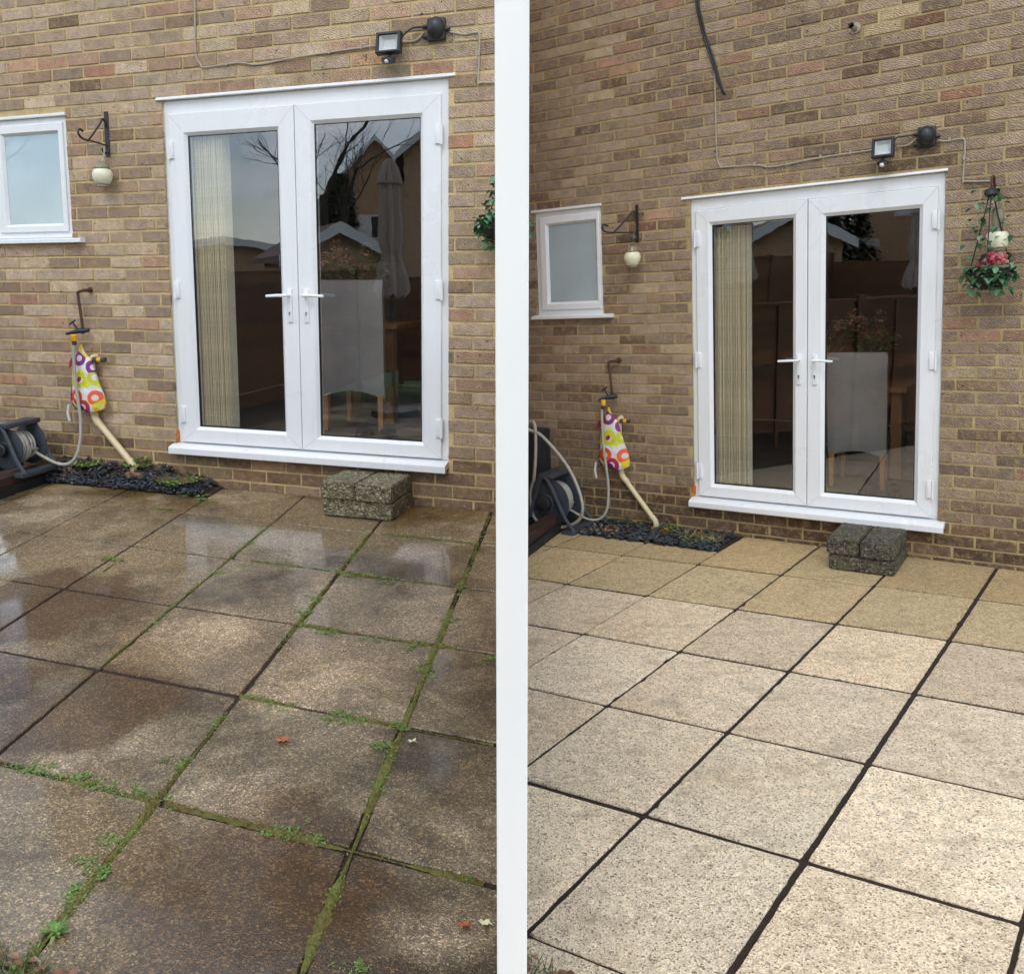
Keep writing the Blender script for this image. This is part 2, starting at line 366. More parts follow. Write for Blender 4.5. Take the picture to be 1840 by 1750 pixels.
def upvc_material():
    m = Mat('white window plastic'); p = m.obj()
    mp = m.n('Mapping'); mp.inputs['Scale'].default_value = (9, 9, .9); m.l(p, mp.inputs['Vector'])
    c = m.mix(m.ramp(m.noise(2.2, 5, mp.outputs[0], .6), [(.5, 0.0), (.8, .18)]), (.81, .83, .845, 1), (.55, .55, .52, 1))
    c = m.mix(m.ramp(m.noise(90, 2, p), [(.68, 0.0), (.74, .25)]), c, (.42, .42, .38, 1)); m.base(c)
    m.set(Roughness=.32); m.l(m.ramp(m.noise(4, 3, p), [(.3, .24), (.7, .42)]), m.b.inputs['Roughness']); return m.m
MT = dict(
    brick=brick_material('scored multi brick'),
    mortarL=mortar_material('buff sand mortar', srgb(198, 176, 130, 1.1)), mortarR=mortar_material('buff mortar dimmed for exposure', srgb(182, 162, 120, 1.0)),  # right mortar darker: a dimmer exposure put into its colour
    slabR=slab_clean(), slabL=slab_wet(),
    upvc=upvc_material(), seal=simple('grey sealant', (.5, .5, .48, 1), .7),
    gasket=simple('black gasket', (.02, .02, .02, 1), .6), glassL=glass_material('rain spotted glass', 2), glassR=glass_material('clean glazing', 1),
    frost=frosted_material(), steel=simple('dull steel', (.45, .45, .44, 1), .35, 1.0), iron=simple('black painted iron', (.025, .023, .025, 1), .45, var=.4),
    rust=simple('rusty brown iron', srgb(82, 52, 40), .7, var=.35), black=simple('black plastic', (.022, .023, .027, 1), .42, var=.2),
    lens=simple('floodlight reflector', (.55, .58, .58, 1), .2, var=.1), whiteplastic=simple('white plastic', (.72, .71, .68, 1), .4, var=.08),
    cable=simple('grey cable', srgb(168, 158, 142), .55, var=.15), blackcable=simple('black cable', (.02, .02, .02, 1), .5),
    cream=simple('cream plastic pipe', srgb(214, 198, 158), .45, var=.07), hose=simple('pale grey hose', srgb(172, 168, 156), .42, var=.12),
    yellow=simple('yellow hose connector', srgb(236, 170, 40), .4, var=.08), grey=simple('slate grey plastic', srgb(62, 68, 76), .4, var=.15),
    milky=simple('cream lantern bowl', srgb(228, 224, 196), .35, var=.06), smoked=simple('dull lantern glass', srgb(132, 126, 104), .18, var=.2),
    bag=bag_material(), foam=simple('orange expanding foam', srgb(196, 110, 36), .8, var=.35, bump=.9, scale=60),
    joint=simple('dark joint soil', srgb(48, 36, 28), .95, var=.75, scale=140, bump=1.0), soil=simple('bed soil', srgb(66, 50, 38), .95, var=.5, scale=40, bump=.8),
    block=None, slate=simple('wet slate', srgb(58, 62, 68), .28, var=.5, scale=14), leaf=leaf_material('weed leaf'), moss=leaf_material('joint moss', .9),
    oak=wood_material('oak', srgb(186, 140, 84), srgb(158, 112, 62), (18, 18, 2)), fence=wood_material('larch lap board', srgb(128, 88, 54), srgb(94, 62, 38), (2, 25, 25)),
    sleeper=wood_material('dark stained sleeper', srgb(74, 46, 36), srgb(44, 30, 26), (20, 2, 20)), sleeperblack=simple('black edging', (.012, .012, .013, 1), .6, var=.4),
    paint=simple('white gloss post paint', (.93, .92, .90, 1), .4, var=.01, scale=4),
    chair=cloth_material('grey chenille', srgb(158, 156, 154)), blind=cloth_material('cream blind fabric', srgb(248, 238, 206), 120), parasol=cloth_material('taupe canvas', srgb(190, 176, 166), 60),
    room=simple('room paint', (.20, .18, .155, 1), .8, var=.05), roomfloor=wood_material('grey floor plank', srgb(132, 126, 116), srgb(104, 98, 90), (3, 20, 20), .4),
    terracotta=simple('mossy drain surround', srgb(136, 96, 56), .9, var=.4, scale=30, bump=.6), lawn=simple('lawn', (.05, .085, .02, 1), .95, var=.5, scale=25, bump=.6),
    bark=simple('tree bark', (.06, .05, .042, 1), .9, var=.4, scale=20, bump=.6), roof=simple('roof tile', srgb(128, 104, 94), .8, var=.3, scale=12),
    housebrick=simple('tan house brick', srgb(186, 152, 120), .9, var=.3, scale=18), barge=simple('white bargeboard', (.75, .76, .77, 1), .5, var=.05),
    darkglass=simple('dark window glass', (.03, .035, .045, 1), .08, var=.2), coir=simple('coir basket liner', srgb(58, 44, 36), .95, var=.5, scale=60, bump=1.0),
    shoe=simple('black slipper', (.02, .022, .03, 1), .6, var=.3), deadleaf=simple('dead leaf', srgb(170, 96, 56), .6, var=.3), petal=simple('pale petal', srgb(222, 220, 180), .6, var=.15),
    darkfloor=simple('dark cupboard', (.05, .045, .04, 1), .6))
def block_material():
    m = Mat('coarse aggregate concrete'); p = m.pos()
    v = m.n('TexVoronoi'); v.inputs['Scale'].default_value = 95; m.l(p, v.inputs['Vector']); bw = m.n('SeparateColor'); m.l(v.outputs['Color'], bw.inputs[0])
    c = m.mix(1.0, m.tint(), m.ramp(bw.outputs[0], [(0, .3), (.2, .6), (.6, 1.0), (.85, 1.6), (1, 2.6)]), 'MULTIPLY')
    c = m.mix(m.ramp(m.noise(9, 5, p, .6), [(.45, 0.0), (.7, .6)]), c, srgb(96, 92, 52), 'MIX')
    c = m.mix(1.0, c, m.ramp(m.noise(30, 4, p, .7), [(.3, .7), (.7, 1.25)]), 'MULTIPLY')
    m.base(c); m.set(Roughness=.85); m.normal(m.bump(m.math('ADD', v.outputs['Distance'], m.noise(60, 3, p)), .9, .008)); return m.m
MT['block'] = block_material()

# ------------------------------------------------------------------ site data for each patio
FS = 0.10753                                     # dividing line: world x = FS * world y
FN = Vector((1, -FS, 0)).normalized()
FD = Vector((FS, 1, 0)).normalized()
def side_of(M, x, y, z=0):
    return (M @ Vector((x, y, z))).dot(FN)
D = {
 'L': dict(M=ML, word='wet', patio='wet weedy patio', wx=(-2.47, 1.36), wz=(-.35, 3.42), course=.0825, anchor=.3, pitch=.256, bh=.070, perp=.04,
   door=(-.945, .988, .285, 2.515), meet=.0, gl=(-.772, -.125, .402, 2.29), gr=(.126, .812, .39, 2.31), sill=(-.965, .99, .222, .287), head=(-.978, 1.032, 2.515, 2.535),
   win=(-2.38, -1.71, 1.672, 2.473), wg=(-2.255, -1.79, 1.766, 2.365), wsill=(-2.42, -1.605, 1.632, 1.67), u=1.0, uz=1.0, mortar='mortarL', glass='glassL', slab='slabL'),
 'R': dict(M=MR, word='clean', patio='clean pale patio', wx=(-2.14, 2.5), wz=(-.45, 4.9), course=.0694, anchor=.02, pitch=.2045, bh=.0585, perp=.09,
   door=(-.71, .735, .234, 2.214), meet=.014, gl=(-.575, -.073, .33, 2.037), gr=(.113, .608, .336, 2.028), sill=(-.718, .772, .178, .236), head=(-.765, .745, 2.214, 2.230),
   win=(-1.875, -1.345, 1.492, 2.237), wg=(-1.77, -1.395, 1.583, 2.135), wsill=(-1.9, -1.265, 1.462, 1.495), u=.8, uz=.9, mortar='mortarR', glass='glassR', slab='slabR')}

def ground(s, x, y): return TILT[s] * y

# ------------------------------------------------------------------ the large setting
g = MB(); g.add([(-150, -150, -.34), (150, -150, -.34), (150, 150, -.34), (-150, 150, -.34)], [(0, 1, 2, 3)])
setting(g.build('ground', MT['lawn'], M=MW))

def clip(poly, fn):
    out = []
    for i in range(len(poly)):
        a, b = poly[i], poly[(i + 1) % len(poly)]; fa, fb = fn(*a), fn(*b)
        if fa >= 0: out.append(a)
        if (fa >= 0) != (fb >= 0):
            t = fa / (fa - fb); out.append((a[0] + (b[0] - a[0]) * t, a[1] + (b[1] - a[1]) * t))
    return out
def inset(poly, d):
    n = len(poly); cx = sum(p[0] for p in poly) / n; cy = sum(p[1] for p in poly) / n; out = []
    for i in range(n):
        p0, p1, p2 = Vector(poly[i - 1]), Vector(poly[i]), Vector(poly[(i + 1) % n])
        e1 = (p1 - p0).normalized(); e2 = (p2 - p1).normalized(); n1 = Vector((-e1.y, e1.x)); n2 = Vector((-e2.y, e2.x))
        b = (n1 + n2); k = b.dot(n1)
        b = b / max(k, .35)
        out.append((p1.x + b.x * d, p1.y + b.y * d))
    return out
def area(poly):
    return .5 * sum(poly[i][0] * poly[(i + 1) % len(poly)][1] - poly[(i + 1) % len(poly)][0] * poly[i][1] for i in range(len(poly)))

GRID = {'L': dict(r=lambda r, x: (-.012 if r == 0 else -.60 - .613 * (r - 1) - .02 * (x - .7)), c=lambda c, y: .02 + .622 * (c - 1) - .143 * y),
        'R': dict(r=lambda r, x: (-.012 if r == 0 else -.70 + .073 * x - .662 * (r - 1)), c=lambda c, y: .098 + .467 * (c - 1) + .06 * y + (.05 if c > 3 else 0))}
def node(s, c, r):
    x, y = 0., -1.
    for _ in range(12):
        y = GRID[s]['r'](r, x); x = GRID[s]['c'](c, y)
    return x, y
JW = {'L': {('c', 3): .011, ('c', 2): .008, ('r', 5): .012, ('r', 4): .011, ('r', 3): .009, ('r', 2): .007, ('r', 1): .007}, 'R': {('c', 3): .0095, ('c', 2): .008, ('r', 5): .012, ('r', 4): .010, ('c', 1): .007, ('r', 3): .012, ('r', 2): .015, ('r', 1): .012, ('c', 0): .006}}
BED = {'L': (-.60, -.235, -1.86), 'R': (-.40, -.435, -1.31)}          # right end of slate bed, its front edge, the sleeper line
NMAX = {'L': (-3, 6, 8), 'R': (-3, 8, 9)}
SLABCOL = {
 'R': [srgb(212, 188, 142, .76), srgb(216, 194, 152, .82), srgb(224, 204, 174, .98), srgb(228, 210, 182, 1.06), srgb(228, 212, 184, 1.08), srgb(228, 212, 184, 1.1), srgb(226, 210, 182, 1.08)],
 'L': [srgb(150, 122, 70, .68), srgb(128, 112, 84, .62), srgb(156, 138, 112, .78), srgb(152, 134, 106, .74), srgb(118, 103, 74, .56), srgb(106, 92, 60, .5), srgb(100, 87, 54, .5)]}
for s in 'LR':
    d = D[s]; M = d['M']; sg = -1 if s == 'L' else 1
    fence = lambda x, y: sg * side_of(M, x, y) - .012
    bx, by, sx = BED[s]
    # soil bed the slabs lie on
    poly = [(sx - 1.4, .25), (sx - 1.4, -5.4), (4.5, -5.4), (4.5, .25)] if s == 'L' else [(-5.5, .25), (-5.5, -5.6), (2.9, -5.6), (2.9, .25)]
    poly = clip(poly[::-1] if area(poly) < 0 else poly, lambda x, y: sg * side_of(M, x, y) - .004)
    b = MB(); n = len(poly)
    b.add([(x, y, ground(s, x, y) - .0075) for x, y in poly] + [(x, y, -.7) for x, y in poly],
          [tuple(range(n))] + [(i, (i + 1) % n, n + (i + 1) % n, n + i) for i in range(n)])
    pat = b.build('patio', MT['joint'], M=M)
    setting(pat, 'structure', {'L': 'wet stained aggregate slab patio with weeds growing in its joints', 'R': 'freshly washed pale aggregate slab patio with dark clean joints'}[s], 'patio')
    c0, c1, rmax = NMAX[s]
    for c in range(c0, c1):
        for r in range(0, rmax):
            a, b2, c3, d3 = node(s, c, r), node(s, c, r + 1), node(s, c + 1, r + 1), node(s, c + 1, r)
            poly = [a, b2, c3, d3]
            if area(poly) < 0: poly = poly[::-1]
            jl = JW[s].get(('c', c), .006); jr = JW[s].get(('c', c + 1), .006); jt = JW[s].get(('r', r), .005); jb = JW[s].get(('r', r + 1), .005)
            # joints: shrink towards the middle
            cx = sum(p[0] for p in poly) / 4; cy = sum(p[1] for p in poly) / 4
            poly = [(x + (jl if x < cx else -jr), y + (jb if y < cy else -jt)) for x, y in poly]
            poly = clip(poly, fence)
            if len(poly) < 3: continue
            poly = clip(poly, lambda x, y: x - (sx + .012 - (.14 * y if s == 'R' else -.0 * y)) if s == 'L' else x - (-1.385 - .165 * (y + 1.05)))
            if len(poly) < 3: continue
            if r == 0:
                poly2 = clip(poly, lambda x, y: (by - y) if cx < bx else 1)
                poly = poly2
            if len(poly) < 3 or abs(area(poly)) < .004: continue
            ctr = (sum(p[0] for p in poly) / len(poly), sum(p[1] for p in poly) / len(poly))
            loc = Vector((ctr[0], ctr[1], ground(s, *ctr)))
            # keep only what the lens or a step to the side could see
            if ctr[1] < -4.9: continue
            loop = [(x - ctr[0], y - ctr[1]) for x, y in poly]
            # subdivide edges for slightly worn outlines
            ring = []
            for i in range(len(loop)):
                p0, p1 = Vector(loop[i]), Vector(loop[(i + 1) % len(loop)]); k = max(1, int((p1 - p0).length / .016))
                for j in range(k):
                    q = p0.lerp(p1, j / k); e_ = (p1 - p0).normalized(); w = noise.noise(Vector((q.x * 16 + c * 5, q.y * 16 + r * 3, 2.))) * .0022 + noise.noise(Vector((q.x * 60 + c * 5, q.y * 60 + r * 3, 7.))) * .0017
                    w += max(0, noise.noise(Vector((q.x * 9 + c * 11, q.y * 9 + r * 7, 4.))) - .45) * .03
                    if j == 0: w += .004
                    ring.append((q.x - e_.y * w, q.y + e_.x * w))
            tx, ty = rng.uniform(-.003, .003), rng.uniform(-.003, .003); dz = rng.uniform(-.0018, .0018)
            zz = lambda x, y: TILT[s] * y + dz + tx * x + ty * y
            n = len(ring); i2 = [(x * (1 - .010), y * (1 - .010)) for x, y in ring]
            sb = MB()
            sb.add([(x, y, -.05) for x, y in ring] + [(x, y, zz(x, y) - .004) for x, y in ring] + [(x, y, zz(x, y)) for x, y in i2],
                   [(i, (i + 1) % n, n + (i + 1) % n, n + i) for i in range(n)] + [(n + i, n + (i + 1) % n, 2 * n + (i + 1) % n, 2 * n + i) for i in range(n)] + [tuple(range(2 * n, 3 * n))])
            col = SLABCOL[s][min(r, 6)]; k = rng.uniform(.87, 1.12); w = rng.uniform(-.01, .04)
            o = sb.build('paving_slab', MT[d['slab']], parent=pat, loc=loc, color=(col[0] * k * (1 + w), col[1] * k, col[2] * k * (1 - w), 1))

# ------------------------------------------------------------------ brick walls
PAL = {'L': [srgb(182, 156, 132), srgb(170, 144, 116), srgb(186, 166, 140), srgb(146, 116, 88), srgb(178, 150, 128), srgb(176, 150, 122), srgb(158, 138, 116), srgb(188, 168, 136), srgb(166, 130, 104), srgb(180, 158, 134)],
       'R': [srgb(162, 138, 116), srgb(150, 126, 104), srgb(166, 144, 122), srgb(126, 98, 76), srgb(154, 130, 112), srgb(152, 130, 108), srgb(142, 122, 104), srgb(166, 146, 118), srgb(142, 110, 88), srgb(160, 138, 118)]}  # right palette darker: a dimmer exposure put into the brick colours
def cam_px(v):
    q = cam.matrix_world.inverted() @ v
    if q.z > -.1: return None
    f = 31.1956 / 36 * 1024
    return (512 - .092392 * 1024 + q.x / -q.z * f, 486.5 - .076194 * 1024 - q.y / -q.z * f, -q.z)
def rects_minus(x0, x1, z0, z1, holes):
    xs = sorted({x0, x1, *[h[0] for h in holes], *[h[1] for h in holes]}); zs = sorted({z0, z1, *[h[2] for h in holes], *[h[3] for h in holes]}); out = []
    for i in range(len(xs) - 1):
        for j in range(len(zs) - 1):
            cx, cz = (xs[i] + xs[i + 1]) / 2, (zs[j] + zs[j + 1]) / 2
            if not any(h[0] < cx < h[1] and h[2] < cz < h[3] for h in holes): out.append((xs[i], xs[i + 1], zs[j], zs[j + 1]))
    return out
BR = random.Random(21)
for s in 'LR':
    d = D[s]; M = d['M']; x0, x1 = d['wx']; z0, z1 = d['wz']
    dr = d['door']; wn = d['win']
    holes = [(dr[0], dr[1], d['sill'][2], d['head'][2]), (wn[0], wn[1], d['wsill'][2], wn[3])]
    wb = MB()
    for q in rects_minus(x0, x1, z0, z1, holes): wb.box(q[0], q[1], .004, .24, q[2], q[3])
    wall = wb.build('house_wall', MT[d['mortar']], M=M)
    tag(wall, {'L': 'buff and brown scored brick house wall behind the wet weedy patio', 'R': 'darker brown scored brick house wall behind the clean pale patio'}[s], 'wall')
    # brick shapes shared between pieces
    H = d['bh']; Lb = d['pitch'] - .0125
    var = []
    for k in range(8):
        rr = random.Random(100 + k); mb = MB(); hx, hz = Lb / 2, H / 2
        j = lambda a: rr.uniform(-a, a) * 1.5
        fr = [(-hx + .003 + j(.002), -.0015 + j(.0012), -hz + .003 + j(.0018)), (hx - .003 + j(.002), -.0015 + j(.0012), -hz + .003 + j(.0018)), (hx - .003 + j(.002), -.0015 + j(.0012), hz - .003 + j(.0018)), (-hx + .003 + j(.002), -.0015 + j(.0012), hz - .003 + j(.0018))]
        md = [(-hx + j(.0012), .003, -hz + j(.001)), (hx + j(.0012), .003, -hz + j(.001)), (hx + j(.0012), .003, hz + j(.001)), (-hx + j(.0012), .003, hz + j(.001))]
        bk = [(x, .05, z) for x, _, z in md]
        mb.add(fr + md + bk, [(0, 1, 2, 3)] + [(4 + i, 4 + (i + 1) % 4, (i + 1) % 4, i) for i in range(4)] + [(8 + i, 8 + (i + 1) % 4, 4 + (i + 1) % 4, 4 + i) for i in range(4)])
        var.append((mb, mb.mesh('brick', MT['brick'])))
    bricks = []
    k0 = math.floor((z0 - d['anchor']) / d['course']); k1 = math.ceil((z1 - d['anchor']) / d['course'])
    for k in range(k0, k1):
        zc = d['anchor'] + (k + .5) * d['course']; zb, zt = zc - H / 2, zc + H / 2
        if zb < z0 or zt > z1: continue
        xx = x0 - 2 * d['pitch'] + d['perp'] + (k % 2) * d['pitch'] / 2 + BR.uniform(-.012, .012)
        while xx < x1:
            a, b2 = xx, xx + Lb + BR.uniform(-.003, .003); xx += d['pitch']
            segs = [(max(a, x0), min(b2, x1))]
            za, zbt = zb, zt
            for hx0, hx1, hz0, hz1 in holes:
                if hz0 + .012 < zt and zb < hz1 - .012:
                    ns = []
                    for p, q in segs:
                        if p < hx0: ns.append((p, min(q, hx0)))
                        if q > hx1: ns.append((max(p, hx1), q))
                    segs = ns
            # trim courses that run into the head or sill of an opening
            for hx0, hx1, hz0, hz1 in holes:
                for p, q in segs:
                    if p < hx1 and q > hx0:
                        if zb < hz1 < zt: za = hz1 + .004
                        if zb < hz0 < zt: zbt = hz0 - .004
            for p, q in segs:
                if q - p > .028 and zbt - za > .02: bricks.append((p, q, za, zbt, zc, k))
    recs = []
    for p, q, zb, zt, zc, k in bricks:
        ctr = Vector(((p + q) / 2, 0, (zb + zt) / 2)); c = cam_px(M @ ctr); size = 0
        if c and -12 < c[0] < 1036 and -8 < c[1] < 982: size = (q - p) * (zt - zb) / c[2] ** 2
        if c and 497 < c[0] < 527: size = 0
        col = list(BR.choice(PAL[s])); kk = BR.uniform(.78, 1.22) * (1.18 if s == 'L' else 1.12)
        if BR.random() < .20: kk *= .74
        m_ = (.42, .335, .27) if s == 'L' else (.295, .235, .192)
        col = [a * .68 + b * .32 for a, b in zip(col[:3], m_)]
        if BR.random() < .05: col = [col[0] * 1.06, col[1] * .86, col[2] * .82]
        z = ctr.z; x = ctr.x
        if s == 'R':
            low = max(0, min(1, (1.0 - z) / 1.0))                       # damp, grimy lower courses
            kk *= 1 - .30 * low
            if .38 < x < .58 and 3.03 < z < 3.12: col, kk = list(srgb(196, 172, 140)), 1.0
            if x < -1.74 and 3.2 < z < 3.27: col, kk = list(srgb(190, 120, 96)), 1.0
        if z < d['sill'][3]:
            col = [a * .55 + b * .45 for a, b in zip(col, srgb(118, 82, 50))]; kk *= .82
        recs.append((size, p, q, zb, zt, (col[0] * kk, col[1] * kk, col[2] * kk, 1)))
    recs.sort(key=lambda t: -t[0]); mass = MB()
    for i, (size, p, q, zb, zt, col) in enumerate(recs):
        mb, me = BR.choice(var); fx = (q - p) / Lb; fz = (zt - zb) / H; pr = BR.uniform(-.0022, .0022)
        if i < 300 and size > 0:
            o = link_mesh('brick', me, wall, ((p + q) / 2, pr, (zb + zt) / 2), col); o.scale = (fx, 1, fz); o.rotation_euler = (0, BR.uniform(-.004, .004), 0)
        else:
            mass.add([(x * fx + (p + q) / 2, y + pr, z * fz + (zb + zt) / 2) for x, y, z in mb.v], mb.f, col)
    o = mass.build('brickwork', MT['brick'], parent=wall); o['kind'] = 'stuff'
    # the room behind the doors
    f0, f1, zc_ = d['door'][2], (2.95 if s == 'L' else 2.6), None
    if s == 'L': pl = [(-1.75, .245), (1.02, .245), (.30, 3.3), (-1.75, 3.3)]
    else: pl = [(-1.35, .245), (1.9, .245), (1.9, 3.4), (-1.35, 3.4)]
    rb = MB(); rb.prism([(pl[0][0], .03), (pl[1][0], .03), *pl[1:]][:2] + pl[2:], f0 - .2, f0 + .012) if False else rb.prism(pl, f0 - .2, f0 + .012)
    fl = rb.build('room_floor', MT['roomfloor'], M=M); setting(fl)
    rw = MB(); n = 4
    inn = pl; outp = [(pl[0][0] - .1, pl[0][1]), (pl[1][0] + .1, pl[1][1]), (pl[2][0] + .1, pl[2][1] + .1), (pl[3][0] - .1, pl[3][1] + .1)]
    for i in (1, 2, 3):
        a, b2, a2, b3 = inn[i], inn[(i + 1) % 4], outp[i], outp[(i + 1) % 4]
        rw.prism([a, b2, b3, a2] if area([a, b2, b3, a2]) > 0 else [a2, b3, b2, a], f0 + .014, f1)
    setting(rw.build('room_wall', MT['room'], M=M))
    rc = MB(); rc.prism(outp, f1 + .002, f1 + .1); setting(rc.build('room_ceiling', MT['room'], M=M))

# house end that faces the neighbouring patio: along the dividing line
cl = ML @ Vector((1.36, 0, 0)); cr2 = MR @ Vector((-2.14, 0, 0))
# flank of the nearer house
A = Vector((cl.x, cl.y, 0)); L_ = 1.9
fw = MB(); p0 = A - FN * .02; p1 = p0 + FD * L_; p2 = p1 - FN * .2; p3 = p0 - FN * .2 + FD * .28; p4 = p0 + FD * .26
fw.prism([(p4.x, p4.y), (p1.x, p1.y), (p2.x, p2.y), (p3.x, p3.y)], -.4, 4.4)
tag(fw.build('flank_wall', MT['housebrick'], M=MW), 'plain brick side wall of the nearer house, behind the fence line', 'wall')

# ------------------------------------------------------------------ doors and windows
def rect_loops(mb, loops):
    """loops: list of (x0,x1,z0,z1,y); joins each rectangle to the next"""
    vs = []; fs = []
    for x0, x1, z0, z1, y in loops: vs += [(x0, y, z0), (x1, y, z0), (x1, y, z1), (x0, y, z1)]
    for i in range(len(loops) - 1):
        for k in range(4): fs.append((i * 4 + k, i * 4 + (k + 1) % 4, i * 4 + 4 + (k + 1) % 4, i * 4 + 4 + k))
    return mb.add(vs, fs)
def ringframe(mb, o, i, yf, yb, bead=.018, ch=.004):
    ox0, ox1, oz0, oz1 = o; ix0, ix1, iz0, iz1 = i
    return rect_loops(mb, [(ox0, ox1, oz0, oz1, yb), (ox0, ox1, oz0, oz1, yf + ch), (ox0 + ch, ox1 - ch, oz0 + ch, oz1 - ch, yf), (ix0 - bead, ix1 + bead, iz0 - bead, iz1 + bead, yf),
                           (ix0 - bead * .8, ix1 + bead * .8, iz0 - bead * .8, iz1 + bead * .8, yf + .004), (ix0 - .003, ix1 + .003, iz0 - .003, iz1 + .003, yf + .017), (ix0, ix1, iz0, iz1, yf + .02), (ix0, ix1, iz0, iz1, yb), (ox0, ox1, oz0, oz1, yb)])
def shift(q, ox, oz): return (q[0] - ox, q[1] - ox, q[2] - oz, q[3] - oz)
for s in 'LR':
    d = D[s]; M = d['M']; dr = d['door']; ox, oz = d['meet'], dr[2]; u, uz = d['u'], d['uz']
    T = thing('french_doors', M, (ox, 0, oz), {'L': 'white plastic French doors with rain spotted glass, above the wet weedy patio', 'R': 'white plastic French doors above the clean pale patio'}[s], 'doors')
    q = shift(dr, ox, oz); fwid = .058 * u; top = .085 * uz
    leafz = (.012, q[3] - top)
    fr = MB(); ringframe(fr, (q[0] + .002, q[1] - .002, q[2] + .002, q[3] - .002), (q[0] + fwid, q[1] - fwid, .02, q[3] - top - .004), .022, .085, .008)
    fr.build('frame', MT['upvc'], T)
    se = MB(); ringframe(se, (q[0] - .004, q[1] + .005, q[2] + .02, q[3] - .001), (q[0] + .003, q[1] - .003, q[2] + .024, q[3] - .004), .0185, .021, .0005, .0005); se.build('sealant', MT['whiteplastic'], T)
    for side, gq in ((-1, d['gl']), (1, d['gr'])):
        gq = shift(gq, ox, oz)
        lo = (q[0] + fwid - .012, -.002, *leafz) if side < 0 else (.002, q[1] - fwid + .012, *leafz)
        lf = MB(); ringframe(lf, lo, gq, .002, .07, .02)
        leaf = lf.build('door_leaf', MT['upvc'], T)
        gk = MB(); ringframe(gk, (gq[0] - .001, gq[1] + .001, gq[2] - .001, gq[3] + .001), (gq[0] + .006, gq[1] - .006, gq[2] + .007, gq[3] - .005), .0235, .04, .001, .0005); gk.build('gasket', MT['gasket'], leaf)
        pn = MB(); pn.box(gq[0] + .001, gq[1] - .001, .0265, .0325, gq[2] + .001, gq[3] - .001); pn.build('pane', MT[d['glass']], leaf)
        ml = MB()
        for (ax, az), (bx2, bz2) in (((lo[0], lo[2]), (gq[0], gq[2])), ((lo[1], lo[2]), (gq[1], gq[2])), ((lo[1], lo[3]), (gq[1], gq[3])), ((lo[0], lo[3]), (gq[0], gq[3]))):
            pA_ = Vector((ax + (bx2 - ax) * .06, 0, az + (bz2 - az) * .06)); pB_ = Vector((ax + (bx2 - ax) * .80, 0, az + (bz2 - az) * .80)); dq = (pB_ - pA_).normalized(); nq = Vector((-dq.z, 0, dq.x)) * .0009
            ml.add([pA_ - nq + Vector((0, .0016, 0)), pB_ - nq + Vector((0, .0016, 0)), pB_ + nq + Vector((0, .0016, 0)), pA_ + nq + Vector((0, .0016, 0))], [(0, 1, 2, 3)])
        ml.build('weld_seams', MT['seal'], leaf)
        # handle
        hx = side * (.058 if s == 'L' else .046) + (0 if s == 'L' else .0); hz = (1.215 if s == 'L' else 1.108) - oz; hh = .105 * uz
        hb = MB(); hb.cbox(hx - .017 * u, hx + .017 * u, -.010, .003, hz - hh, hz + hh, .006)
        hy = hz + hh * .62
        hb.tube([(hx, -.006, hy), (hx, -.052, hy)], .010 * u, 10); hb.tube([(hx - side * .006, -.05, hy), (hx + side * .06 * u, -.055, hy), (hx + side * .14 * u, -.052, hy - .004)], [.011 * u, .0105 * u, .009 * u], 10)
        hd = hb.build('handle', MT['upvc'], leaf, smooth=True)
        kb = MB(); kb.lathe([(.006, -.0145), (.0065, -.0105)], (hx, 0, hz - hh * .42), 'y', 12); kb.box(hx - .0028, hx + .0028, -.0145, -.0108, hz - hh * .42 - .016, hz - hh * .42); kb.build('keyhole', MT['steel'], leaf)
        for z in ((.20, 1.03, 1.92) if s == 'L' else (.18, .93, 1.72)):
            xe = lo[0] if side < 0 else lo[1]
            hg = MB(); hg.cbox(min(xe - side * .034 * u, xe - side * .002), max(xe - side * .034 * u, xe - side * .002), -.012, .004, z - .055 * uz, z + .055 * uz, .005)
            hg.tube([(xe + side * .005, -.006, z - .06 * uz), (xe + side * .005, -.006, z + .06 * uz)], .0095 * u, 10); hg.build('hinge', MT['upvc'], T, smooth=True)
    sl = shift(d['sill'], ox, oz); sb = MB()
    sb.add([(x, y, z) for x in (sl[0], sl[1]) for y, z in ((.06, sl[3]), (-.03, sl[3] - .006), (-.072, sl[3] - .018), (-.076, sl[3] - .024), (-.076, sl[2] + .004), (-.072, sl[2]), (-.05, sl[2]), (-.05, sl[2] + .02), (.06, sl[2] + .02))],
           [tuple(range(9))[::-1], tuple(range(9, 18))] + [(i, (i + 1) % 9, 9 + (i + 1) % 9, 9 + i) for i in range(9)])
    sb.build('sill', MT['upvc'], T)
    hq = shift(d['head'], ox, oz); hb = MB()
    hb.add([(x, y, z) for x in (hq[0], hq[1]) for y, z in ((.04, hq[2]), (.04, hq[3]), (-.004, hq[3]), (-.012, hq[3] - .006), (-.014, hq[2] + .003), (-.011, hq[2]))],
           [tuple(range(6))[::-1], tuple(range(6, 12))] + [(i, (i + 1) % 6, 6 + (i + 1) % 6, 6 + i) for i in range(6)]); hb.build('head_trim', MT['upvc'], T)
    for x in (q[0] - .004, q[1] + .012):                                  # expanding foam left in the lower corners
        fb = MB(); bm = bmesh.new(); bmesh.ops.create_icosphere(bm, subdivisions=3, radius=1)
        for v in bm.verts:
            v.co *= 1 + .55 * noise.noise(v.co * 2.6 + Vector((x * 7, 0, 0))); v.co = Vector((x + v.co.x * .016 * u, .016 + v.co.y * .016, .045 + v.co.z * .05 * uz))
        bm.verts.index_update(); fb.add([v.co[:] for v in bm.verts], [[v.index for v in f.verts] for f in bm.faces]); bm.free(); fb.build('foam_lump', MT['foam'], T, smooth=True)
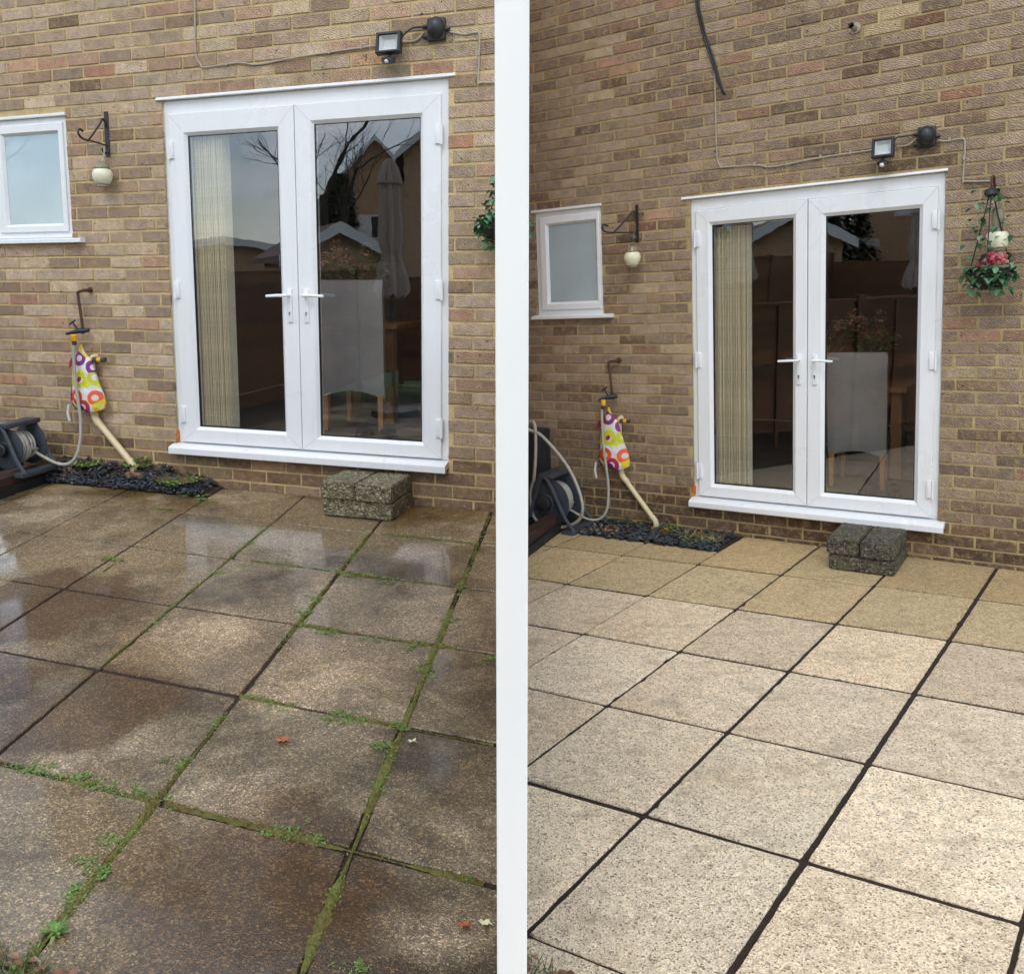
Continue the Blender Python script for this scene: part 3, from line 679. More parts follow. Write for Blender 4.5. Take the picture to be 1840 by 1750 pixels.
    # side window
    wq = d['win']; T = thing('window', M, (wq[0], 0, wq[2]), {'L': 'small white obscured glass window at the edge, above the wet patio', 'R': 'small white obscured glass window, above the clean patio'}[s], 'window')
    T['kind'] = 'thing'; sh = lambda r: shift(r, wq[0], wq[2]); q = sh(wq); gq = sh(d['wg'])
    fr = MB(); mid = tuple(a * .52 + b * .48 for a, b in zip(q, gq)); ringframe(fr, (q[0] + .002, q[1] - .002, q[2] - .004, q[3] - .002), mid, .012, .08, .006); fr.build('frame', MT['upvc'], T)
    sa = MB(); ringframe(sa, (mid[0] - .01, mid[1] + .01, mid[2] - .008, mid[3] + .01), gq, -.004, .05, .016); sa.build('sash', MT['upvc'], T)
    pn = MB(); pn.box(gq[0] + .001, gq[1] - .001, .018, .024, gq[2] + .001, gq[3] - .001); pn.build('pane', MT['frost'], T)
    wl = sh(d['wsill']); sb = MB(); sb.add([(x, y, z) for x in (wl[0], wl[1]) for y, z in ((.05, wl[3]), (-.045, wl[3] - .010), (-.05, wl[3] - .014), (-.05, wl[2] + .003), (-.047, wl[2]), (.05, wl[2]))],
                                      [tuple(range(6))[::-1], tuple(range(6, 12))] + [(i, (i + 1) % 6, 6 + (i + 1) % 6, 6 + i) for i in range(6)]); sb.build('sill', MT['upvc'], T)
    hd = MB(); hd.cbox(q[0] - .02, q[1] + .008, -.016, .03, q[3] - .002, q[3] + .018 * uz, .004); hd.build('head_trim', MT['upvc'], T)
    # added pale backing, meant to make the obscured pane look brighter
    bb = MB(); bb.box(q[0] + .01, q[1] - .01, .10, .104, q[2], q[3] - .01); bb.build('pale_backing', MT['blind'], T)

# ------------------------------------------------------------------ things fixed to the walls
def icoball(mb, c, r, sub=2, jit=0., seed=0, col=None):
    bm = bmesh.new(); bmesh.ops.create_icosphere(bm, subdivisions=sub, radius=1)
    rx, ry, rz = r if isinstance(r, tuple) else (r, r, r)
    for v in bm.verts:
        k = 1 + jit * noise.noise(v.co * 2.3 + Vector((seed, seed * .7, 0))); v.co = Vector((c[0] + v.co.x * rx * k, c[1] + v.co.y * ry * k, c[2] + v.co.z * rz * k))
    bm.verts.index_update(); mb.add([v.co[:] for v in bm.verts], [[v.index for v in f.verts] for f in bm.faces], col); bm.free(); return mb
LR = random.Random(5)
def leaf(mb, p, L, w, yaw, pitch, col, fold=.25, droop=.2):
    """one leaf: pointed blade of two halves folded on the midrib"""
    dx, dy = math.cos(yaw), math.sin(yaw); c, sn = math.cos(pitch), math.sin(pitch)
    ax = Vector((dx * c, dy * c, sn)); si = Vector((-dy, dx, 0)); up = si.cross(ax) * -1
    if up.z < 0: up = -up
    P = Vector(p); m = P + ax * L * .5 + up * (.02 * L); t = P + ax * L - Vector((0, 0, droop * L))
    a = P + ax * L * .42 + si * w + up * (w * fold); b = P + ax * L * .42 - si * w + up * (w * fold); a2 = P + ax * L * .78 + si * w * .6 + up * (w * fold * .5) - Vector((0, 0, droop * L * .5)); b2 = P + ax * L * .78 - si * w * .6 + up * (w * fold * .5) - Vector((0, 0, droop * L * .5))
    k = LR.uniform(.75, 1.25); col = (col[0] * k, col[1] * k, col[2] * k, 1)
    mb.add([P, a, a2, t, b2, b, m], [(0, 1, 6), (1, 2, 6), (2, 3, 6), (3, 4, 6), (4, 5, 6), (5, 0, 6)], col)
GREEN = [(.12, .24, .04), (.16, .29, .055), (.09, .17, .035), (.20, .29, .08), (.20, .18, .06)]
def weed(mb, p, r, n, L, h=.5):
    for i in range(n):
        a = LR.uniform(0, 6.283); rr = r * math.sqrt(LR.random()); col = LR.choice(GREEN)
        leaf(mb, (p[0] + rr * math.cos(a), p[1] + rr * math.sin(a), p[2] + LR.uniform(0, .4) * L * h), L * LR.uniform(.6, 1.2), L * LR.uniform(.2, .34), LR.uniform(0, 6.283), LR.uniform(.05, 1.2) * h * 2 * .7, col)

FX = {
 'L': dict(br=(-1.375, 2.185, 2.474), lan=(-1.366, 2.05, .066), hook=((-1.585, 1.312), (-1.645, 1.30), (-1.622, 1.047)), tap=(-1.622, 1.03), conn=(-1.628, 1.017, .945), bag=(-1.635, .49, .945, .14), hconn=(-1.60, -1.45, .84), pipe=((-1.576, .82), (-1.582, .447), (-1.245, .085)),
           hose=[(-1.633, .945), (-1.638, .749), (-1.627, .616), (-1.613, .441), (-1.607, .306), (-1.625, .20), (-1.68, .135), (-1.757, .132), (-1.842, .17), (-1.93, .22)],
           flood=(.662, 2.705, .148, .118), dome=(.923, 2.774, .110, .126), cab=[[(-.652, 4.2), (-.655, 3.3), (-.658, 3.042), (-.667, 2.786), (-.634, 2.707), (-.603, 2.691), (-.364, 2.698), (-.228, 2.678), (.057, 2.699), (.60, 2.722)], [(.69, 2.725), (.795, 2.727), (.845, 2.765)], [(.996, 2.756), (1.084, 2.734), (1.145, 2.737), (1.172, 2.71), (1.167, 2.478), (1.185, 2.468), (1.345, 2.458)]],
           clips=[(.25, 2.707), (.46, 2.716), (-.45, 2.695), (1.10, 2.736), (1.168, 2.62)], reel=(-1.985, -.34, .262, .142), zb=.10, black=None, basket=(1.365, -.2, 1.70, 1.95, .13)),
 'R': dict(br=(-1.075, 1.964, 2.216), lan=(-1.08, 1.86, .056), hook=((-1.232, 1.16), (-1.285, 1.155), (-1.262, .92)), tap=(-1.268, .90), conn=(-1.291, .897, .83), bag=(-1.285, .405, .835, .115), hconn=(-1.245, -1.135, .739), pipe=((-1.223, .72), (-1.217, .364), (-.945, .01)),
           hose=[(-1.303, .83), (-1.298, .589), (-1.28, .426), (-1.266, .261), (-1.275, .113), (-1.324, .05), (-1.404, .045), (-1.50, .09), (-1.56, .13)],
           flood=(.437, 2.372, .110, .108), dome=(.64, 2.412, .092, .112), cab=[[(-.539, 2.979), (-.532, 2.502), (-.51, 2.40), (-.48, 2.388), (-.294, 2.378), (-.184, 2.354), (.087, 2.372), (.39, 2.378)], [(.49, 2.38), (.55, 2.382), (.59, 2.41)], [(.692, 2.387), (.732, 2.376), (.80, 2.378), (.822, 2.35), (.818, 2.16), (.83, 2.148), (.957, 2.135)]],
           clips=[(.087, 2.374), (.25, 2.377), (-.294, 2.379), (.75, 2.378), (.82, 2.27)], reel=(-1.60, -.33, .20, .175), zb=0., black=[(-.66, 3.55), (-.641, 3.38), (-.611, 3.229), (-.552, 3.049), (-.498, 2.871), (-.47, 2.819)], basket=(.965, -.18, 1.67, 2.12, .105))}

for s in 'LR':
    d = D[s]; M = d['M']; F = FX[s]; u, uz = d['u'], d['uz']; at = 'beside the %s patio' % {'L': 'wet weedy', 'R': 'clean pale'}[s]; ab = 'above the %s patio' % {'L': 'wet weedy', 'R': 'clean pale'}[s]
    # hanging bracket
    x, z0, z1 = F['br']; T = thing('basket_bracket', M, (x, 0, z0), 'black iron hook bracket on the brick wall ' + at, 'bracket', rz=(0 if s == 'L' else -.55)); h = z1 - z0
    b = MB(); b.cbox(-.016, .016, -.008, -.002, 0, h, .002); b.build('back_plate', MT['iron'], T)
    k = h / .289; rd = .0065
    b = MB(); b.tube(bez([(0, -.008, .19 * k), (0, -.02, .225 * k), (0, -.045, .235 * k), (0, -.08, .19 * k), (0, -.185, .088 * k), (0, -.21, .082 * k), (0, -.255, .09 * k), (0, -.282, .115 * k), (0, -.268, .142 * k), (0, -.236, .132 * k)], 6), rd, 8); b.build('arm', MT['iron'], T, smooth=True)
    b = MB(); b.tube(bez([(0, -.19, .084 * k), (0, -.10, .078 * k), (0, -.02, .072 * k), (0, -.008, .06 * k)], 5), rd * .8, 8); b.build('brace', MT['iron'], T, smooth=True)
    b = MB(); b.tube(bez([(0, -.006, .03 * k), (0, -.03, .022 * k), (0, -.055, .03 * k), (0, -.06, .05 * k)], 5), rd * .8, 8); b.build('lower_hook', MT['iron'], T, smooth=True)
    # lantern hanging under it
    x, zc, r = F['lan']; T = thing('hanging_lantern', M, (x, -.085, zc - .05), 'cream bowl lantern with dull glass top hanging on the wall ' + at, 'lantern')
    b = MB(); b.lathe([(r * .55, 0), (r * .72, .006), (r * .95, .04 * uz), (r, .06 * uz), (r * .92, .085 * uz), (r * .74, .098 * uz)], n=22); b.build('bowl', MT['milky'], T, smooth=True)
    b = MB(); b.lathe([(r * .74, .099 * uz), (r * .78, .106 * uz), (r * .70, .112 * uz), (r * .64, .13 * uz), (r * .45, .142 * uz), (.012, .146 * uz)], n=22); b.build('glass_top', MT['smoked'], T, smooth=True)
    b = MB(); b.lathe([(r * .50, -.016 * uz), (r * .6, -.013 * uz), (r * .56, -.001)], n=22); b.build('foot', MT['smoked'], T, smooth=True)
    b = MB(); b.tube([(0, 0, .146 * uz), (0, .03, .20 * uz), (0, .03, .24 * uz)], .003, 6); b.build('wire', MT['steel'], T)
    # tap with its pipe
    (ax, az), (bx_, bz), (cx, cz) = F['hook']; T = thing('outdoor_tap', M, (cx, 0, cz - .05), 'black garden tap on a rusty pipe ' + at, 'tap'); q = lambda X, Y, Z: (X - cx, Y, Z - cz + .05)
    b = MB(); b.tube(bez([q(ax, .01, az), q(ax, -.04, az), q(ax - .01, -.06, az), q(bx_ + .01, -.06, bz), q(bx_, -.06, bz - .015), q(bx_ + (cx - bx_) * .5, -.06, (bz + cz) / 2), q(cx, -.06, cz)], 5), .0105 * u, 10); b.build('feed_pipe', MT['rust'], T, smooth=True)
    b = MB(); b.lathe([(.02, 0), (.02, .01), (.013, .012)], q(ax, -.012, az), 'y', 14); b.build('rosette', MT['rust'], T)
    b = MB(); b.tube([q(cx + .05 * u, -.06, cz - .005), q(cx - .02 * u, -.08, cz - .012), q(cx - .10 * u, -.11, cz - .03)], [.014, .017, .009], 10); b.tube([q(cx, -.06, cz - .03), q(cx, -.06, cz + .01)], .016, 10); b.build('body', MT['black'], T, smooth=True)
    b = MB(); b.tube([q(cx - .02, -.08, cz - .01), q(cx - .05 * u, -.10, cz + .05)], [.007, .005], 8); b.tube([q(cx - .075 * u, -.10, cz + .035), q(cx - .025 * u, -.10, cz + .062)], .006, 8); b.build('lever', MT['black'], T, smooth=True)
    x, zt, zb = F['conn']; T = thing('hose_connector', M, (x, -.145, zb), 'yellow hose connector on the tap outlet ' + at, 'connector')
    b = MB(); b.lathe([(.014 * u, 0), (.016 * u, .004), (.016 * u, .026)], n=16); b.build('collar', MT['grey'], T, smooth=True)
    b = MB(); hh = zt - zb; b.lathe([(.019 * u, .026), (.022 * u, .03), (.022 * u, hh - .004), (.018 * u, hh)], n=16); b.build('grip', MT['yellow'], T, smooth=True)
    # hose from tap down to reel
    b = MB(); b.tube(bez([(x, -.150 if i < 4 else -.150 - .02 * (i - 3), z) for i, (x, z) in enumerate(F['hose'])], 8), .0115 * u, 10); o = b.build('garden_hose', MT['hose'], M=M, smooth=True)
    tag(o, 'pale grey hose hanging from the tap to the ground ' + at, 'hose')
    # printed bag hung over the lagged pipe
    x, zb, zt, hw = F['bag']; T = thing('printed_bag', M, (x, -.075, zb), 'white bag with orange and purple circles hanging ' + at, 'bag'); hh = zt - zb
    prof = [(0, .70), (.03, .92), (.10, 1.0), (.22, .97), (.40, .82), (.58, .66), (.72, .56), (.80, .42), (.86, .24), (.93, .12), (1.0, .05)]
    b = MB(); n = 28; vs = []; fs = []
    for i, (t, w) in enumerate(prof):
        for k in range(n):
            a = 2 * math.pi * k / n; fold = 1 + .07 * math.sin(3 * a + 4 * t) + .05 * math.sin(7 * a + 9 * t)
            skew = .035 * (1 - t) if s == 'L' else .03 * (1 - t)
            vs.append((hw * w * math.cos(a) * fold + skew, .055 * u * (w ** .8) * math.sin(a) * fold, hh * t + (.012 * math.sin(2 * a) if i < 3 else 0)))
    for i in range(len(prof) - 1):
        for k in range(n): fs.append((i * n + k, i * n + (k + 1) % n, (i + 1) * n + (k + 1) % n, (i + 1) * n + k))
    fs.append(tuple(range(n))[::-1]); b.add(vs, fs); b.build('pouch', MT['bag'], T, smooth=True)
    b = MB(); b.add([(-hw * .8, .01, hh * .74), (-hw * .42, -.02, hh * .80), (-hw * .38, -.02, hh * .70), (-hw * .82, .0, hh * .62), (-hw * .7, .03, hh * .68)], [(0, 1, 2, 3), (0, 4, 3), (0, 1, 4), (1, 2, 4), (2, 3, 4)]); b.build('flap', simple('magenta lining', srgb(150, 34, 74), .6), T)
    b = MB(); b.tube([(-hw * .95, .0, .03), (-hw * 1.02, -.005, -.03), (-hw * .93, -.005, -.085)], .011 * u, 6); b.build('tie', MT['whiteplastic'], T)
    x0, x1, z = F['hconn']; b = MB(); b.tube([(0, 0, 0), ((x1 - x0) * .35, 0, 0)], .016 * u, 12)
    T = thing('hose_coupling', M, (x0, -.06, z), 'yellow and grey hose coupling sticking out behind the printed bag ' + at, 'coupling'); b.build('stem', MT['yellow'], T, smooth=True)
    b = MB(); b.tube([((x1 - x0) * .35, 0, 0), ((x1 - x0) * .58, 0, 0)], .019 * u, 12); b.build('collar', MT['grey'], T, smooth=True)
    b = MB(); b.tube([((x1 - x0) * .58, 0, 0), ((x1 - x0) * .80, 0, 0)], .018 * u, 12); b.build('grip', MT['yellow'], T, smooth=True)
    b = MB(); b.tube([((x1 - x0) * .80, 0, 0), ((x1 - x0), 0, 0)], .0185 * u, 12); b.build('end_cap', MT['grey'], T, smooth=True)
    # cream waste pipe and drain
    (ax, az), (bx_, bz), (cx, cz) = F['pipe']; T = thing('waste_pipe', M, (cx, 0, cz), 'cream plastic waste pipe slanting down to the drain ' + at, 'pipe'); r = .0225 * u; q = lambda X, Y, Z: (X - cx, Y, Z - cz)
    b = MB(); b.tube(bez([q(ax, .03, az + .03), q(ax, -.03, az + .03), q(ax, -.045, az), q(ax, -.045, az - .06)], 4) + [Vector(q(bx_, -.045, bz + .03))] , r, 12); b.build('upright', MT['cream'], T, smooth=True)
    b = MB(); b.tube(bez([q(bx_, -.045, bz + .06), q(bx_, -.045, bz + .01), q(bx_ + .02, -.05, bz - .03), q(bx_ + .05, -.053, bz - .06)], 5), r * 1.18, 12); b.build('bend', MT['cream'], T, smooth=True)
    yend = -.085
    b = MB(); b.tube([q(bx_ + .025, -.051, bz - .035), q(cx - .02, yend, cz + .06), ], r, 12); b.tube(bez([q(cx - .035, yend + .002, cz + .075), q(cx - .008, yend, cz + .045), q(cx, yend, cz + .01), q(cx, yend, cz - .05)], 5), r * 1.15, 12); b.build('slanting_run', MT['cream'], T, smooth=True)
    b = MB(); b.lathe([(.085 * u, -.06), (.09 * u, .0), (.08 * u, .014), (.055 * u, .018), (.05 * u, -.03)], n=22, sc=(1, .75))
    o = b.build('drain_surround', MT['terracotta'], M=M, loc=(cx + .03, -.10, F['zb'] * .72 + .0), smooth=True); tag(o, 'mossy round drain surround under the cream pipe ' + at, 'drain')
    # floodlight with sensor
    x, z, w, h = F['flood']; T = thing('floodlight', M, (x, 0, z), 'black floodlight with motion sensor above the doors, ' + ab, 'floodlight')
    b = MB(); b.cbox(-w * .16, w * .16, -.03, -.001, -h * .2, h * .25, .004); b.tube([(0, -.02, 0), (0, -.075, 0)], .014, 10); b.build('mount', MT['black'], T)
    tl = Matrix.Translation((0, -.09, 0)) @ Matrix.Rotation(R_(-10), 4, 'X')
    b = MB(); ringframe(b, (-w / 2, w / 2, -h / 2, h / 2), (-w * .37, w * .37, -h * .36, h * .36), -.022, .022, .004, .004); b.v = [tuple(tl @ Vector(p)) for p in b.v]; b.build('housing', MT['black'], T)
    b = MB(); b.box(-w * .5 + .004, w * .5 - .004, .016, .03, -h / 2 + .004, h / 2 - .004); b.v = [tuple(tl @ Vector(p)) for p in b.v]; b.build('rear_case', MT['black'], T)
    b = MB(); rect_loops(b, [(-w * .37, w * .37, -h * .36, h * .36, -.012), (-w * .22, w * .22, -h * .14, h * .22, .012)]); b.add([(-w * .22, .012, -h * .14), (w * .22, .012, -h * .14), (w * .22, .012, h * .22), (-w * .22, .012, h * .22)], [(0, 1, 2, 3)]); b.v = [tuple(tl @ Vector(p)) for p in b.v]; b.build('reflector', MT['lens'], T)
    b = MB(); b.tube([(0, -.09, -h * .5), (0, -.095, -h * .68)], .012 * u, 8); b.lathe([(.012, -h * .62), (w * .27, -h * .72), (w * .27, -h * .86), (w * .2, -h * .92)], (0, -.10, 0), n=16); b.build('sensor', MT['black'], T, smooth=True)
    b = MB(); icoball(b, (0, -.10 - w * .2, -h * .88), (.013, .012, .013), 2); b.build('sensor_lens', MT['whiteplastic'], T, smooth=True)
    # round junction box
    x, z, w, h = F['dome']; T = thing('junction_box', M, (x, 0, z), 'black domed junction box right of the floodlight, ' + ab, 'junction box')
    b = MB(); b.cbox(-w / 2, w / 2, -.03, -.001, -h / 2, h / 2, .014); b.build('base', MT['black'], T, smooth=True)
    b = MB(); R0 = w * .47; b.lathe([(R0, -.03), (R0 * .97, -.04), (R0 * .85, -.054), (R0 * .6, -.066), (R0 * .3, -.073), (.002, -.075)], (0, 0, .005), 'y', 24, (1, h / w)); b.build('dome', MT['black'], T, smooth=True)
    for xs, zz in ((-1, .02), (-1, -.035), (1, -.005)):
        b = MB(); b.tube([(xs * w * .48, -.016, zz), (xs * w * .72, -.016, zz)], .011 * u, 8); b.build('gland', MT['black'], T, smooth=True)
    # cables clipped to the wall
    names = ('long pale cable clipped to the brick left of the floodlight, ', 'short pale cable between floodlight and junction box, ', 'pale cable bending down right of the junction box, ')
    for i, pts in enumerate(F['cab']):
        T = thing('wall_cable', M, (pts[0][0], 0, pts[0][1]), names[i] + ab, 'cable')
        b = MB(); b.tube(bez([(p[0] - pts[0][0], -.009 + .002 * math.sin(k * 2.), p[1] - pts[0][1]) for k, p in enumerate(pts)], 6), .0058 * u, 8); b.build('sheath', MT['cable'], T, smooth=True)
        for cx2, cz2 in F['clips']:
            if (i == 0 and cx2 < F['flood'][0]) or (i == 2 and cx2 > F['dome'][0]):
                b = MB(); b.cbox(cx2 - pts[0][0] - .006, cx2 - pts[0][0] + .006, -.019, -.002, cz2 - pts[0][1] - .008, cz2 - pts[0][1] + .014, .002); b.build('clip', MT['cable'], T)
    fx, fz, fw2, fh = F['flood']; dx, dz, dw, dh = F['dome']
    b = MB(); b.tube(bez([(fx + fw2 * .4, -.07, fz + .01), (fx + fw2 * .55, -.055, fz + .05), (fx + fw2 * .85, -.035, dz + .015), (dx - dw * .7, -.018, dz + .02)], 8), .006 * u, 8); o = b.build('lamp_lead', MT['blackcable'], M=M, smooth=True); tag(o, 'short black lead curving from floodlight to junction box, ' + ab, 'cable')
    if F['black']:
        for i, off in enumerate((0, .013)):
            b = MB(); P = F['black']; b.tube(bez([(p[0] + off * (1 if k < 4 else .3), -.010 - .012 * (k % 2), p[1]) for k, p in enumerate(P[:-1])] + [(P[-1][0] + off * .3, .012, P[-1][1])], 6), .0065, 8); o = b.build('aerial_cable', MT['blackcable'], M=M, smooth=True)
            tag(o, ('outer', 'inner')[i] + ' of two black cables entering the brick high above the clean patio', 'cable', 'black cables into the wall')
        T = thing('overflow_pipe', M, (.265, 0, 3.07), 'short grey overflow pipe stub sticking out high in the wall', 'pipe')
        b = MB(); b.lathe([(.030, -.008), (.032, -.002)], (0, 0, 0), 'y', 16, (1, 1)); b.build('flange', MT['cable'], T)
        b = MB(); b.tube([(0, .01, 0), (0, -.10, -.004)], .0165, 14, cap=False); b.tube([(0, -.02, 0), (0, -.10, -.004)], .0135, 14, cap=False); b.build('stub', MT['cable'], T, smooth=True)
        b = MB(); b.lathe([(.0133, -.06), (.0133, -.058)], (0, 0, -.003), 'y', 14); b.build('bore', MT['gasket'], T)

    # trailing hanging basket
    cx, cy, zr, ztop, r = F['basket']; T = thing('hanging_basket', M, (cx, cy, zr - r), {'L': 'hanging basket of ivy half hidden at the fence post, above the wet patio', 'R': 'wire hanging basket of ivy and red flowers, above the clean patio'}[s], 'hanging basket'); q = r
    b = MB(); b.lathe([(.02, 0), (r * .55, r * .12), (r * .85, r * .45), (r * .97, r * .8), (r, r), (r * .9, r * .98), (r * .8, r * .85)], n=22); b.build('liner', MT['coir'], T, smooth=True)
    for k in range(10):
        a = k * math.pi / 5; b = MB(); b.tube([(1.02 * math.cos(a) * w, 1.02 * math.sin(a) * w, z) for w, z in ((.03, -.004), (r * .56, r * .11), (r * .87, r * .44), (r * .99, r * .8), (r * 1.01, r))], .0028, 5); b.build('rib', MT['iron'], T)
    b = MB(); b.tube([(r * 1.02 * math.cos(a), r * 1.02 * math.sin(a), r) for a in [i * math.pi / 16 for i in range(33)]], .004, 6); b.build('rim', MT['iron'], T)
    for k in range(3):
        a = .5 + k * 2.094; b = MB(); b.tube([(r * math.cos(a), r * math.sin(a), r), (r * .35 * math.cos(a), r * .35 * math.sin(a), r + (ztop - zr) * .6), (0, 0, r + (ztop - zr) * .95)], .0034, 5); b.build('chain', MT['iron'], T)
    b = MB(); b.tube(bez([(0, -cy, r + ztop - zr - .03), (0, -cy - .06, r + ztop - zr + .03), (0, .02, r + ztop - zr + .025), (0, 0, r + ztop - zr - .02)], 6), .006, 7); b.build('wall_hook', MT['rust'], T, smooth=True)
    b = MB(); b.lathe([(.022, 0), (.034, .012), (.03, .035), (.012, .045)], (0, 0, r + (ztop - zr) * .83), n=14); b.build('cap', MT['black'], T, smooth=True)
    b = MB()
    for i in range(300):
        a = LR.uniform(0, 6.283); t = LR.random()
        if i < 170: p = (r * (.75 + .4 * LR.random()) * math.cos(a), r * (.75 + .4 * LR.random()) * math.sin(a), r * (.55 + .6 * LR.random()))
        elif i < 240:
            k = LR.choice((.5, 2.594, 4.688)); p = (r * (1 - .75 * t) * math.cos(k) + LR.gauss(0, .022), r * (1 - .75 * t) * math.sin(k) + LR.gauss(0, .022), r + (ztop - zr) * t * .95)
        else: p = (r * LR.uniform(.3, 1) * math.cos(a), r * LR.uniform(.3, 1) * math.sin(a), r * LR.uniform(-.25, .5))
        leaf(b, p, .05 * u, .019 * u, LR.uniform(0, 6.283), LR.uniform(-.9, .7), LR.choice([(.045, .17, .075), (.07, .22, .10), (.16, .34, .20), (.05, .13, .04)]), droop=.3)
    b.build('foliage', MT['leaf'], T)['kind'] = 'stuff'
    b = MB()
    for i in range(46):
        a = LR.uniform(0, 6.283); rr = r * .62 * math.sqrt(LR.random()); icoball(b, (rr * math.cos(a) + .02, rr * math.sin(a) - .03, r * 1.2 + .06 * LR.random()), .011 * LR.uniform(.7, 1.3), 1, .3, i, LR.choice([(.42, .03, .06, 1), (.55, .08, .12, 1), (.5, .2, .2, 1)]))
    b.build('red_flowers', MT['leaf'], T)
    if s == 'R':
        o = thing('basket_lantern', M, (cx + .028, cy + .05, 1.775), 'small white lantern hanging inside the ivy basket chains', 'lantern')
        b = MB(); b.lathe([(.03, 0), (.045, .006), (.05, .02), (.05, .075), (.042, .085)], n=20); b.build('bowl', MT['milky'], o, smooth=True)
        b = MB(); b.lathe([(.03, .086), (.024, .11), (.03, .15), (.028, .2), (.012, .215)], n=16); b.build('neck', MT['smoked'], o, smooth=True)
        b = MB(); b.tube([(0, 0, .19), (-.028, -.05, .34)], .002, 5); b.build('wire', MT['steel'], o)

# ------------------------------------------------------------------ beds, reel, step blocks, weeds
for s in 'LR':
    d = D[s]; M = d['M']; F = FX[s]; u, uz = d['u'], d['uz']; bx, by, sx = BED[s]; at = 'beside the %s patio' % {'L': 'wet weedy', 'R': 'clean pale'}[s]
    hz = lambda x, y: F['zb'] * max(0, min(1, (x * -1 - .55) / .5)) * max(0, min(1, (y - by) / .18)) + (0.02 if s == 'L' else .014)
    # soil mound
    b = MB(); nx, ny = 30, 10; vs = []; fs = []
    for i in range(nx + 1):
        for j in range(ny + 1):
            x = sx - .55 + (bx + .01 - sx + .55) * i / nx; y = by + (.0 - by) * j / ny; vs.append((x, y, hz(x, y) - .025 + .008 * noise.noise(Vector((x * 9, y * 9, 1)))))
    for i in range(nx):
        for j in range(ny): fs.append((i * (ny + 1) + j, (i + 1) * (ny + 1) + j, (i + 1) * (ny + 1) + j + 1, i * (ny + 1) + j + 1))
    b.add(vs, fs); setting(b.build('planting_bed', MT['soil'], M=M, smooth=True))
    # slate chippings
    b = MB(); rr = random.Random(31)
    for i in range(820):
        x = rr.uniform(sx - .05, bx - .02); y = by - .022 + (abs(by) + .0) * rr.random() ** 1.2; L = rr.uniform(.016, .036) * (.9 if s == 'L' else .85); wq = L * rr.uniform(.35, .7); t = rr.uniform(.004, .010)
        if y > by + .12 and rr.random() < .45: continue
        k = rr.randint(5, 7); rotm = Matrix.Translation((x, y, hz(x, y) + rr.uniform(-.012, .016))) @ Matrix.Rotation(rr.uniform(0, 6.28), 4, 'Z') @ Matrix.Rotation(rr.gauss(0, .35), 4, 'X') @ Matrix.Rotation(rr.gauss(0, .3), 4, 'Y')
        pl = [(L * math.cos(2 * math.pi * j / k) * rr.uniform(.75, 1.1), wq * math.sin(2 * math.pi * j / k) * rr.uniform(.75, 1.1)) for j in range(k)]
        c = rr.uniform(.5, 1.35); tmp = MB(); tmp.prism(pl, -t / 2, t / 2); b.add([rotm @ Vector(p) for p in tmp.v], tmp.f, (c, c, c, 1))
    o = b.build('slate_chippings', MT['slate'], M=M); tag(o, 'dark slate chippings along the wall ' + at, 'chippings', kind='stuff')
    # weeds and dead leaves in the bed
    for i, (fx, fy, n) in enumerate(((.10, .65, 70), (.50, .8, 90), (.80, .45, 120))):
        x = sx + (bx - sx) * fx + (.1 if i == 0 else 0); y = by * (1 - fy); T = thing('weed_clump', M, (x, y, hz(x, y)), ('leafy green weed under the tap ', 'leafy green weed left of the drain ', 'straggly weed at the door end of the slate bed ')[i] + at, 'weed', 'weeds in the slate beds')
        b = MB(); weed(b, (0, 0, .0), .10 * (1.35 if i == 2 else 1), int(n * (4.2 if i == 2 else 2.4) * (1 if s == 'L' else .4)), .030 * u, .6)
        if i == 1 and s == 'L': weed(b, (.01, .02, .035), .055, 90, .026, .7)
        b.build('leaves', MT['leaf'], T)['kind'] = 'stuff'
        if i == 2:
            b = MB()
            for k in range(90):
                a = rr.uniform(0, 6.28); p = Vector((rr.uniform(-.13, .13), rr.uniform(-.08, .05), rr.uniform(0, .02))); q2 = p + Vector((rr.uniform(-.06, .06), rr.uniform(-.06, .06), rr.uniform(.0, .05))); b.tube([p, q2], .0016, 3, col=rr.choice([(.22, .12, .07, 1), (.3, .2, .1, 1), (.16, .2, .06, 1)]))
            b.build('dry_stems', MT['leaf'], T)['kind'] = 'stuff'
    b = MB()
    for k in range(70):
        x = sx + rr.uniform(-.05, .22); y = by + rr.uniform(0, .22); leaf(b, (x, y, hz(x, y) + .01), .035, .011, rr.uniform(0, 6.28), rr.uniform(-.2, .5), rr.choice([(.28, .18, .10), (.36, .26, .15), (.2, .12, .07)]))
    o = b.build('dead_leaves', MT['leaf'], M=M); tag(o, 'drift of brown dead leaves by the timber edging ' + at, 'leaves', kind='stuff')
    # timber edging: boards laid on each other
    lx = (lambda y: sx) if s == 'L' else (lambda y: -1.385 - .165 * (y + 1.05))
    y0, y1 = (by + .07, -2.2)
    for i, (zb2, zt2, mt, dx, lab) in enumerate(((-.06, .055, 'sleeperblack', 0, 'black bottom board of the timber edging '), (.057, .115, 'sleeper', -.02, 'reddish upper board of the timber edging '))):
        b = MB(); gy0, gy1 = ground(s, 0, y0), ground(s, 0, y1); w = .09
        b.add([(lx(y) + dx - (w if k else 0), y, z + gy) for y, gy in ((y0, gy0), (y1, gy1)) for k in (0, 1) for z in (zb2, zt2)], [(0, 1, 3, 2), (4, 6, 7, 5), (0, 4, 5, 1), (2, 3, 7, 6), (1, 5, 7, 3), (0, 2, 6, 4)])
        bm = bmesh.new(); me0 = bpy.data.meshes.new('t'); me0.from_pydata(b.v, [], b.f); bm.from_mesh(me0); bmesh.ops.subdivide_edges(bm, edges=bm.edges[:], cuts=5, use_grid_fill=True)
